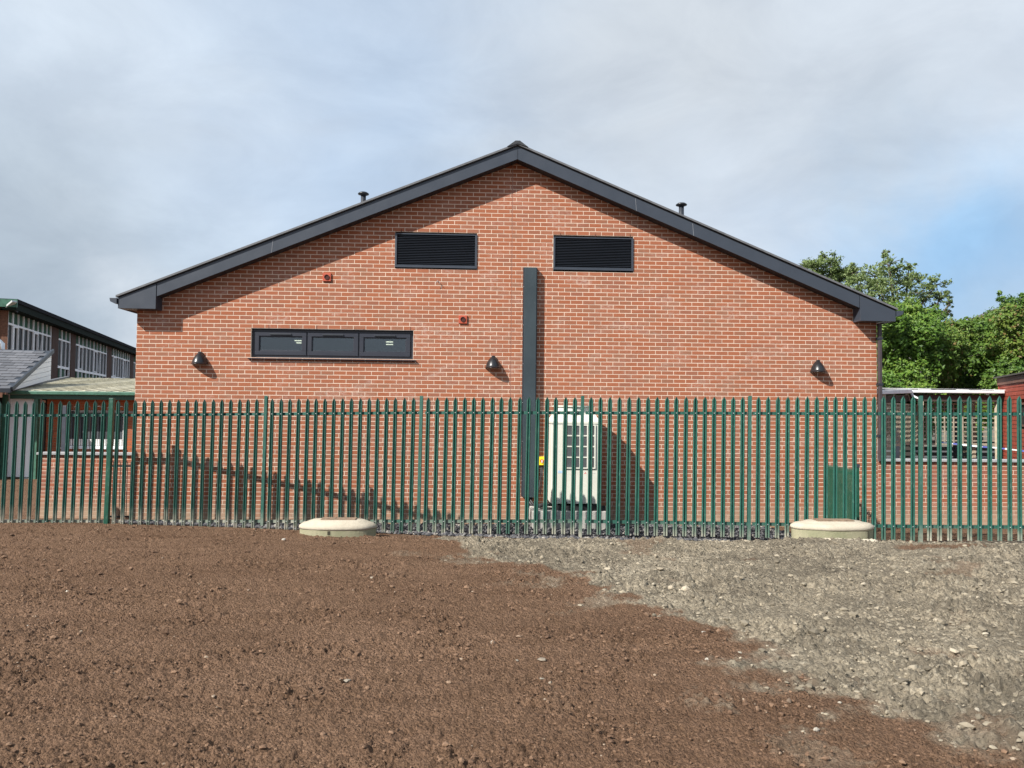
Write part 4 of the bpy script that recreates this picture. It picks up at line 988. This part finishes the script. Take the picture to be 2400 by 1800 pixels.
# ------------------------------------------------------------------ slate roofed outbuilding
E0 = at(24, 909.5, 8.3)
OB = thing('slate_roofed_outbuilding', 'outbuilding with a grey slate roof and white boarded cheek', 'building', (E0.x, E0.y, 0), rz=RZL)
Rr = onplane(121, 820, Vector((E0.x, E0.y, 0)), nn); Lr = (Rr-E0).dot(ud); zE, zR = E0.z, Rr.z; sl_ = (zR-zE)/Lr; wid = 4.5
b = MB(); b.prism([(0, zE-.05), (Lr, zR-.05), (Lr, zR-.09), (0, zE-.09)], 'y', -.06, 9) if False else None
b = MB(); b.quad((-.05, .0, zE-.03), (Lr, .0, zR-.03), (Lr, wid, zR-.03), (-.05, wid, zE-.03)); b.quad((-.05, 0, zE-.1), (-.05, wid, zE-.1), (Lr, wid, zR-.1), (Lr, 0, zR-.1)); b.build('roof_deck', ANTD, OB)
TSL = tone_mat('slate', [(0, (.07, .072, .08)), (1, (.115, .117, .128))], .55, .4, 3, .1)
tms = []
ta = math.atan(sl_); tl = .28
for k in range(6):
    b = MB(); b.box(-.02, tl+.02, -.145, .145, 0, .016, tone=k/5); tms.append(b.mesh('slate', TSL, tones=True))
nrows = int(math.hypot(Lr, zR-zE)/tl)
for r in range(nrows):
    for c_ in range(int(wid/.3)):
        o = bpy.data.objects.new('slate', random.choice(tms)); s_ = r*tl
        o.location = (s_*math.cos(ta), c_*.3+.15+(r % 2)*.15, zE-.02+s_*math.sin(ta)+.004*random.random()); o.rotation_euler = (0, -ta+.05, 0); link(o, OB)
b = MB(); b.bar((-.06, -.05, zE-.03), (Lr, -.05, zR-.03), .06, .12); b.build('verge_strip', ANTD, OB)
b = MB(); b.bar((-.12, -.05, zE-.08), (-.12, wid, zE-.08), .12, .1); b.build('gutter', ANTD, OB)
zc0 = at(32, 905, 8.6).z-.15; zc1 = onplane(121, 890, Vector((E0.x, E0.y, 0)), nn).z
z = 0; nb = 0
def cheek_bottom(s): return zc0+(zc1-zc0)*s/Lr
while z < 1.5:                      # boards of the cheek, parallel to its foot
    za, zc = z, z+.15
    s0 = 0
    def hi(s): return zE-.09+sl_*s
    # start where the board's bottom meets the verge
    k_ = (zE-.09-zc0-za)/((zc1-zc0)/Lr-sl_) if ((zc1-zc0)/Lr-sl_) else 0
    sa = max(0, k_); kb = (zE-.09-zc0-zc)/((zc1-zc0)/Lr-sl_); sb = min(Lr, max(0, kb))
    if sa < Lr-.05:
        poly = [(sa, cheek_bottom(sa)+za), (Lr, cheek_bottom(Lr)+za), (Lr, min(cheek_bottom(Lr)+zc-.012, hi(Lr))), (sb, min(cheek_bottom(sb)+zc-.012, hi(sb)))]
        b = MB(); b.prism(poly, 'y', -.0, .03); b.build('board', bpy.data.materials['white_board'], OB)
    z += .15
b = MB(); b.prism([(0.02, cheek_bottom(0)-.02), (Lr, cheek_bottom(Lr)-.02), (Lr, zR-.12), (.02, zE-.12)], 'y', .035, .1); b.build('cheek_backing', simple('cheek_shadow_gap', (.2, .2, .2), .8), OB)
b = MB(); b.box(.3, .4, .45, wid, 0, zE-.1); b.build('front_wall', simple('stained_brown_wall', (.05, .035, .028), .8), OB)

# ------------------------------------------------------------------ right hand yard: shelter, trellis, cabin
SY = 4.5
SH = thing('timber_shelter', 'open timber shelter with a white gutter behind the right wall', 'shelter')
ga, gb_ = at(2131, 917, SY), at(2352, 919, SY); gn = at(2062, 919, 2.6)
def pipe_run(p, q, w, h): m = MB(); m.bar(p, q, w, h); return m
pipe_run(ga, gb_, .11, .075).build('gutter', WHITEP, SH, bevel=.015); pipe_run(Vector((ga.x, SY-.02, ga.z)), gn, .11, .10).build('gutter', WHITEP, SH, bevel=.015)
b = MB(); b.bar((ga.x-.02, SY+.1, ga.z-.16), (gb_.x, SY+.1, gb_.z-.16), .06, .17); b.build('beam', simple('dark_timber', (.05, .032, .025), .8), SH)
b = MB(); b.bar((gn.x, gn.y+.1, gn.z-.17), (ga.x, SY+.1, ga.z-.17), .06, .16); b.build('beam', bpy.data.materials['dark_timber'], SH)
for k in range(9):
    x0 = ga.x-.1+k*.32; b = MB(); b.prism([(SY-.05, ga.z+.035+.01*(k % 2)), (9.5, ga.z+.25), (9.5, ga.z+.27), (SY-.05, ga.z+.055+.01*(k % 2))], 'x', x0, x0+.30); b.build('roof_sheet', WHITEP if k % 3 == 1 else simple('felt_%d' % k if False else 'felt_grey', (.06, .06, .06), .8) if k == 0 else bpy.data.materials['felt_grey'] if k % 3 != 1 else WHITEP, SH)
for px, Y, w in ((2069, 2.9, .10), (2158, SY+.12, .1), (2280, SY+1.0, .09), (2338, SY+.15, .09)):
    p = at(px, 1000, Y); b = MB(); b.box(p.x-w/2, p.x+w/2, Y-w/2, Y+w/2, 0, ga.z-.08); b.build('post', TIMB, SH)
b = MB(); p = at(2159, 918, SY-.1); b.tube([(ga.x+.05, SY, ga.z-.03), (ga.x+.08, SY-.02, ga.z-.12), (p.x, SY-.08, ga.z-.2), (p.x, SY-.08, 0)], .035, 10); b.build('downpipe', WHITEP, SH, smooth=True)
def trellis(P, Q, zt, zb, sv, sh, label, m):
    P, Q = Vector(P), Vector(Q); o = thing('trellis_panel', label, 'trellis', (P.x, P.y, 0), 'trellis panels behind the right wall'); d = Q-P; d.z = 0; ln = d.length; d.normalize(); o.rotation_euler = (0, 0, math.atan2(d.y, d.x))
    b = MB(); b.box(0, ln, -.02, .02, zt-.04, zt); b.box(0, ln, -.02, .02, zb, zb+.05); b.build('frame', m, o)
    bv = MB(); bv.box(-.016, .016, -.012, 0, zb+.05, zt-.04); mv = bv.mesh('upright_lath', m); bh = MB(); bh.box(0, ln, .0005, .012, -.016, .016); mh = bh.mesh('cross_lath', m)
    x = sv/2
    while x < ln: q = bpy.data.objects.new('upright_lath', mv); q.location = (x, 0, 0); link(q, o); x += sv
    z = zb+.05+sh/2
    while z < zt-.05: q = bpy.data.objects.new('cross_lath', mh); q.location = (0, 0, z); link(q, o); z += sh
    return o
zt, zb = at(2240, 945, 4.85).z, at(2240, 1043, 4.85).z
trellis(at(2160, 1000, 4.85), at(2345, 1000, 4.85), zt, zb, .235, .115, 'wide weathered trellis panel facing the yard under the white gutter', TIMBG)
trellis(at(2076, 1000, 3.2), at(2152, 1000, 5.4), zt-.03, zb, .12, .115, 'dense timber trellis panel running back beside the brick building corner', TIMB)
for px, y0, lab in ((2100, 998, 'dark blue grey post behind the dense trellis panel'), (2241, 985, 'dark blue grey post behind the wide trellis panel')):
    p = at(px, y0, 6.3); b = MB(); b.box(p.x-.07, p.x+.07, 6.25, 6.35, 0, p.z); tag(b.build('screen_post', DKBLUE, bevel=.008), lab, 'post', 'dark posts behind the trellis')
lf = thing('board_fence', 'low dark horizontal board fence behind the trellis foot', 'fence'); xa_, xb_ = at(2070, 1050, 7).x, at(2345, 1050, 7).x
for k in range(9):
    b = MB(); b.box(xa_, xb_, 7, 7.03, .05+k*.155, .05+k*.155+.10); b.build('board', simple('dark_board', (.05, .045, .04), .8) if k == 0 else bpy.data.materials['dark_board'], lf)
for k in range(4):
    x = xa_+(xb_-xa_)*k/3; b = MB(); b.box(x-.04, x+.04, 7.031, 7.1, 0, 1.5); b.build('fence_post', bpy.data.materials['dark_board'], lf)
pts = [at(2200, 1036, 2.2), at(2245, 1041, 2.2), at(2290, 1046, 2.1), at(2340, 1050, 2.1), at(2400, 1057, 2.0), at(2500, 1069, 1.9)]
tp = thing('barrier_tape', 'blue and white barrier tape strung low in front of the trellis', 'tape')
BLT = simple('tape_blue', (.10, .13, .45), .4)
for k, (u, v) in enumerate(zip(pts, pts[1:])):
    for j in range(4):
        a_, c_ = u.lerp(v, j/4), u.lerp(v, (j+1)/4); b = MB(); b.bar(a_, c_, .004, .028+.008*(j % 2)); b.build('tape_length', WHITE if (j+k) % 3 else BLT, tp)
for pq in (pts[0], pts[-1]):
    b = MB(); b.box(pq.x-.02, pq.x+.02, pq.y+.003, pq.y+.04, 0, pq.z+.1); b.build('stake', TIMB, tp)

CA = math.radians(22.5); C0 = at(2344, 1000, 5.0); cd_ = Vector((-math.sin(CA), -math.cos(CA), 0)); cn_ = Vector((-math.cos(CA), math.sin(CA), 0))
CBN = thing('timber_cabin', 'red stained timber cabin with horizontal boards at the right edge', 'cabin', (C0.x, C0.y, 0), rz=math.atan2(cd_.y, cd_.x))
def cl_(px, py): q = onplane(px, py, Vector((C0.x, C0.y, 0)), cn_); return (q-Vector((C0.x, C0.y, 0))).dot(cd_), q.z
zct = cl_(2344, 902)[1]; Lc = 3.9
wz1_, wz0_ = cl_(2392, 944)[1], cl_(2392, 1000)[1]; ws0 = cl_(2391, 960)[0]; ws1 = min(ws0+.9, Lc-.3)
z = .05; sp = .098
while z < zct:
    segs = [(0, Lc)] if z+sp < wz0_ or z > wz1_ else [(0, ws0), (ws1, Lc)]
    for a_, c_ in segs:
        b = MB(); b.box(a_, c_, -.012, .03, z, z+sp-.012); b.build('board', REDT, CBN)
        b = MB(); b.box(a_, c_, .001, .0295, z+sp-.0118, z+sp-.0002); b.build('board_gap', REDTD, CBN)
    z += sp
b = MB(); b.box(0, ws0, .031, 2.5, 0, zct); b.box(ws1, Lc, .031, 2.5, 0, zct); b.box(ws0, ws1, .2, 2.5, 0, zct); b.build('cabin_body', REDT, CBN)
b = MB(); b.box(-.03, .0, -.03, .04, 0, zct); b.build('corner_board', REDT, CBN)
b = MB(); b.box(-.06, Lc+.1, -.045, -.014, zct-.01, zct+.16); b.build('fascia', REDTD, CBN)
b = MB(); b.prism([(-.12, zct+.165), (2.7, zct+.30), (2.7, zct+.36), (-.12, zct+.20)], 'x', -.1, Lc+.2); b.build('felt_roof', simple('cabin_felt', (.055, .05, .042), .9), CBN)
W_ = child('window', CBN); b = MB(); b.box(ws0, ws1, -.02, .06, wz0_, wz0_+.05); b.box(ws0, ws1, -.02, .06, wz1_-.05, wz1_); b.box(ws0, ws0+.05, -.0195, .06, wz0_+.05, wz1_-.05); b.box(ws1-.05, ws1, -.0195, .06, wz0_+.05, wz1_-.05); b.build('frame', REDTD, W_)
b = MB(); b.box(ws0+.05, ws1-.05, .02, .03, wz0_+.05, wz1_-.05); b.build('pane', DKG, W_)

# low green bar fence standing out from the gable
p1 = at(1937, 1093, -.06); x0 = p1.x; lo, hi_ = -2.2, -.1
for _ in range(40):
    m_ = (lo+hi_)/2
    if at(2006, 1090, m_).x > x0: hi_ = m_
    else: lo = m_
Yp = m_; zt = p1.z
GF = thing('low_bar_fence', 'low green bar fence standing out from the gable behind the right manhole', 'fence')
y = -.06
k = 0
while y > Yp+.03:
    b = MB(); b.box(x0-.004, x0+.004, y-.018, y+.0, .06, zt+(.0)); b.prism([(y-.018, zt), (y+.0, zt), (y-.009, zt+.035)], 'x', x0-.004, x0+.004); b.build('bar', GREEND, GF); y -= .036; k += 1
for z in (zt-.06, .16): b = MB(); b.box(x0+.0045, x0+.02, Yp, -.01, z-.02, z+.02); b.build('rail', GREENW, GF)
b = MB(); b.box(x0-.035, x0+.035, Yp-.05, Yp+.02, 0, zt+.06); b.build('post', GREEND, GF, bevel=.006)
b = MB(); b.box(x0-.04, x0+.04, Yp-.055, Yp+.025, zt+.0605, zt+.12); b.build('post_cap', DKBLUE, GF)
p, q = at(2028, 1195, -.5), at(2052, 1232, -.7); b = MB(); b.tube([p, p.lerp(q, .5)+Vector((0, 0, .03)), q], .011, 6); tag(b.build('bent_rod', simple('rusty_rod', (.09, .05, .035), .7)), 'thin rusty rod leaning at the foot of the gable by the low green fence', 'rod')

# ------------------------------------------------------------------ houses beyond the trees
def house(px, Y, name, label, pk, sl, w, c):
    P = at(px, pk, Y); o = thing('house', label, 'house', (P.x, Y, 0), 'grey roofed houses beyond the trees'); zt = P.z; h = w*sl
    m = simple(name, c, .8, 0, .25, 1.2); b = MB()
    A_ = [(-w, 0, zt-h), (w, 0, zt-h), (w, 7, zt-h), (-w, 7, zt-h)]; R1, R2 = (-1.0, 3.5, zt), (1.0, 3.5, zt)
    b.quad(A_[0], A_[1], R2, R1); b.quad(A_[1], A_[2], R2); b.quad(A_[2], A_[3], R1, R2); b.quad(A_[3], A_[0], R1); b.quad(A_[0], A_[3], A_[2], A_[1]); b.build('roof', m, o)
    b = MB(); b.box(-w+.4, w-.4, .4, 6.6, 0, zt-h); b.build('wall', simple(name+'_render', (.16, .15, .13), .9), o)
    return o
house(2185, 34, 'house_roof_a', 'house with a low grey roof between the tall tree and the hedge', 727, .36, 2.9, (.12, .115, .105))
house(2455, 33, 'house_roof_b', 'house with a dark roof behind the right hedge', 706, .45, 2.7, (.075, .07, .068))

# ------------------------------------------------------------------ trees and hedges
def leaves(lumps, per, size, squash=.85, gaps=.0, seed=1, spread=.3):
    r_ = np.random.default_rng(seed); C, Nn, Sz, To = [], [], [], []
    for (cx, cy, cz, r) in lumps:
        n = int(per*r*r)
        d = r_.normal(size=(n, 3)); d /= np.linalg.norm(d, axis=1)[:, None]
        rad = r*(spread+(1-spread)*r_.uniform(0, 1, n)**.6)*(1+.22*np.sin(d[:, 0]*7+cx)+.16*np.sin(d[:, 2]*11+cy*3)+.14*np.sin(d[:, 1]*9+cz*5))
        p = d*rad[:, None]*np.array([1, 1, squash])+np.array([cx, cy, cz])
        if gaps:     # sprays: cluster leaves round twig points
            tw = r_.normal(size=(max(8, n//26), 3)); tw /= np.linalg.norm(tw, axis=1)[:, None]; tw = tw*(r*r_.uniform(.45, 1.15, len(tw)))[:, None]*np.array([1, 1, squash])+np.array([cx, cy, cz])
            p = tw[r_.integers(0, len(tw), n)]+r_.normal(size=(n, 3))*r*.115*np.array([1.3, 1, .8])
        C.append(p); nm = d*.7+r_.normal(size=(n, 3))*.55+np.array([-.25, -.2, .55]); Nn.append(nm/np.linalg.norm(nm, axis=1)[:, None]); Sz.append(size*r_.uniform(.6, 1.35, n)); To.append(np.clip(r_.normal(.5, .2, n)+.25*np.sin(cx*3+cz*2), 0, 1))
    return np.concatenate(C), np.concatenate(Nn), np.concatenate(Sz), np.concatenate(To)
def leafmesh(name, C, Nn, Sz, To, m, seed=3):
    r_ = np.random.default_rng(seed); n = len(C); t = r_.normal(size=(n, 3)); a = np.cross(Nn, t); a /= np.linalg.norm(a, axis=1)[:, None]; b = np.cross(Nn, a)
    s = Sz[:, None]; fold = Nn*s*.12
    V = np.stack([C-a*s*.5, C+b*s*.3-fold, C+a*s*.55, C-b*s*.3-fold], 1).reshape(-1, 3); F = np.arange(n*4).reshape(n, 4)
    return bigmesh(name, V, F, m, tone=To)
def plant(name, label, cat, Y, lumps_px, per, size, m, seed, gaps=0, trunk=None, dy=.9, group=None):
    L_ = []; r_ = random.Random(seed)
    for i, (px, py, rp) in enumerate(lumps_px):
        Yi = Y+r_.uniform(-dy, dy); p = at(px, py, Yi); r = rp/FPX*(Yi+CD); L_.append((p.x, Yi, p.z, r))
    xs = [l[0] for l in L_]; base = Vector((trunk if trunk is not None else sum(xs)/len(xs), Y, 0))
    o = thing(name, label, cat, base, group)
    C, Nn, Sz, To = leaves(L_, per, size, gaps=gaps, seed=seed); C = C-np.array(base)
    objof('crown', leafmesh('crown', C, Nn, Sz, To, m, seed), o); tag(o.children[0], kind='stuff')
    b = MB(); zlow = min(l[2] for l in L_)
    hub = Vector((0, 0, max(.8, zlow*.75)))
    b.tube([(0, 0, 0), hub*.5+Vector((.05, 0, 0)), hub], [.2, .16, .13], 8); b.build('trunk', BARK, o)
    lm = MB()
    for (x, y, z, r) in (L_ if gaps else L_[:4]):
        e_ = (Vector((x, y, z))-base) if gaps else hub.lerp(Vector((x, y+.3, z))-base, .5); mid_ = hub.lerp(e_, .5)+Vector((r_.uniform(-.2, .2), r_.uniform(-.2, .2), r_.uniform(0, .3))); lm.tube([hub, mid_, e_], [.09, .055, .02] if gaps else [.05, .03, .012], 6)
        for _ in range(7 if gaps else 0):
            d_ = Vector((r_.gauss(0, 1), r_.gauss(0, 1), r_.gauss(.3, .8))).normalized()*r*.95; lm.tube([e_-d_*.1, e_+d_*.5+Vector((0, 0, .05)), e_+d_], [.022, .014, .005], 4)
    lm.build('limbs', BARK, o)
    return o
plant('tree', 'pale distant tree behind the roof slope, left of the tallest tree', 'tree', 25, [(1905, 632, 30), (1945, 622, 32), (1968, 640, 26), (1885, 622, 16), (1985, 655, 28), (1935, 655, 36), (1900, 660, 30), (2000, 640, 24)], 2400, .13, LEAFC, 5, 1)
plant('tree', 'tall open grey green tree rising beyond the right end of the roof', 'tree', 19, [(2012, 672, 38), (2050, 648, 34), (2085, 622, 30), (2078, 595, 13), (2060, 690, 42), (2100, 665, 34), (2138, 655, 30), (2130, 625, 16), (2160, 690, 30), (2195, 668, 26), (2205, 700, 24), (2218, 735, 16), (2110, 720, 42), (2160, 735, 32), (2060, 735, 42), (2190, 745, 26), (2020, 715, 36), (2225, 712, 12)], 2600, .105, LEAFC, 8, 1, dy=1.2)
plant('hedge', 'bright green leafy bush directly beside the right corner of the building', 'bush', 9.5, [(2085, 745, 42), (2130, 735, 40), (2075, 800, 48), (2125, 800, 50), (2170, 775, 44), (2185, 745, 30), (2080, 860, 52), (2130, 870, 52), (2175, 830, 46), (2100, 925, 46), (2160, 925, 44), (2100, 990, 48), (2160, 985, 46), (2060, 900, 36)], 5200, .105, LEAFA, 21)
plant('hedge', 'mid green rounded bush in the middle of the hedge row', 'bush', 10.5, [(2230, 768, 26), (2268, 760, 20), (2215, 800, 44), (2255, 785, 38), (2215, 850, 48), (2265, 840, 48), (2235, 905, 48), (2290, 890, 46), (2230, 970, 50), (2290, 965, 48), (2290, 800, 38), (2310, 850, 44), (2200, 900, 42), (2250, 765, 20)], 5200, .10, LEAFB, 22)
plant('hedge', 'tall olive bush with reddish tips behind the red cabin', 'bush', 9.5, [(2325, 742, 22), (2290, 752, 14), (2330, 775, 42), (2365, 745, 42), (2400, 735, 44), (2440, 760, 56), (2345, 825, 50), (2395, 805, 54), (2370, 870, 48), (2430, 860, 56), (2340, 900, 40), (2365, 712, 22), (2400, 702, 18), (2300, 765, 18), (2480, 720, 60), (2350, 960, 46), (2400, 940, 50), (2345, 700, 10), (2342, 688, 6), (2395, 690, 7)], 5200, .105, LEAFB, 23)

# ------------------------------------------------------------------ loose stones
ST = [(665, 1268, 9, .9, 'white stone in brown soil just left of the left manhole top'), (814, 1598, 13, .35, 'flat pale sliver of stone lying in the brown soil'), (1155, 1508, 9, .8, 'pale stone in the middle of the brown soil'),
      (871, 1352, 10, .3, 'rounded grey stone below the left manhole top'), (1649, 1479, 8, .95, 'small white stone just left of the clay edge'), (1748, 1478, 9, .8, 'white stone on the edge of the clay'),
      (1734, 1527, 11, .5, 'flat brownish stone below the clay edge'), (1656, 1545, 9, .7, 'angular pale stone in brown soil left of the clay tongue'), (1211, 1550, 10, .6, 'pale stone beside a flat slab in the brown soil'),
      (1271, 1550, 22, .25, 'long flat grey slab of stone in the brown soil'), (1270, 1592, 10, .4, 'grey stone below the long flat slab'), (1290, 1602, 8, .3, 'small brown grey stone touching the grey one below the slab'),
      (1848, 1645, 10, .0, 'round brown stone in the lower right soil'), (1912, 1714, 13, .75, 'large pale angular stone near the bottom right'), (2290, 1668, 12, .5, 'grey white stone in wet clay at the right edge'),
      (157, 1387, 6, .9, 'small white stone in the brown soil at the far left'), (64, 1471, 5, .95, 'tiny white stone at the left edge of the photo'), (1968, 1650, 9, .6, 'pale stone right of the round brown stone')]
for i, (px, py, rp, tn, lab) in enumerate(ST):
    p = onground(px, py); r = rp/FPX*(p-CAMP).length*.58; flatk = .3 if 'flat' in lab else .75
    z = float(ground_z(np.array([p.x]), np.array([p.y]), detail=False)[0])
    me = rocks('stone', np.array([0.]), np.array([0.]), np.array([0.]), np.array([r]), STONEM, flatk, .30); me.attributes['tone'].data.foreach_set('value', np.full(20, tn, np.float32))
    o = objof('stone', me); o.location = (p.x, p.y, z+r*.2)
    tag(o, lab, 'stone', 'larger loose stones on the ground')
bpy.context.view_layer.update()
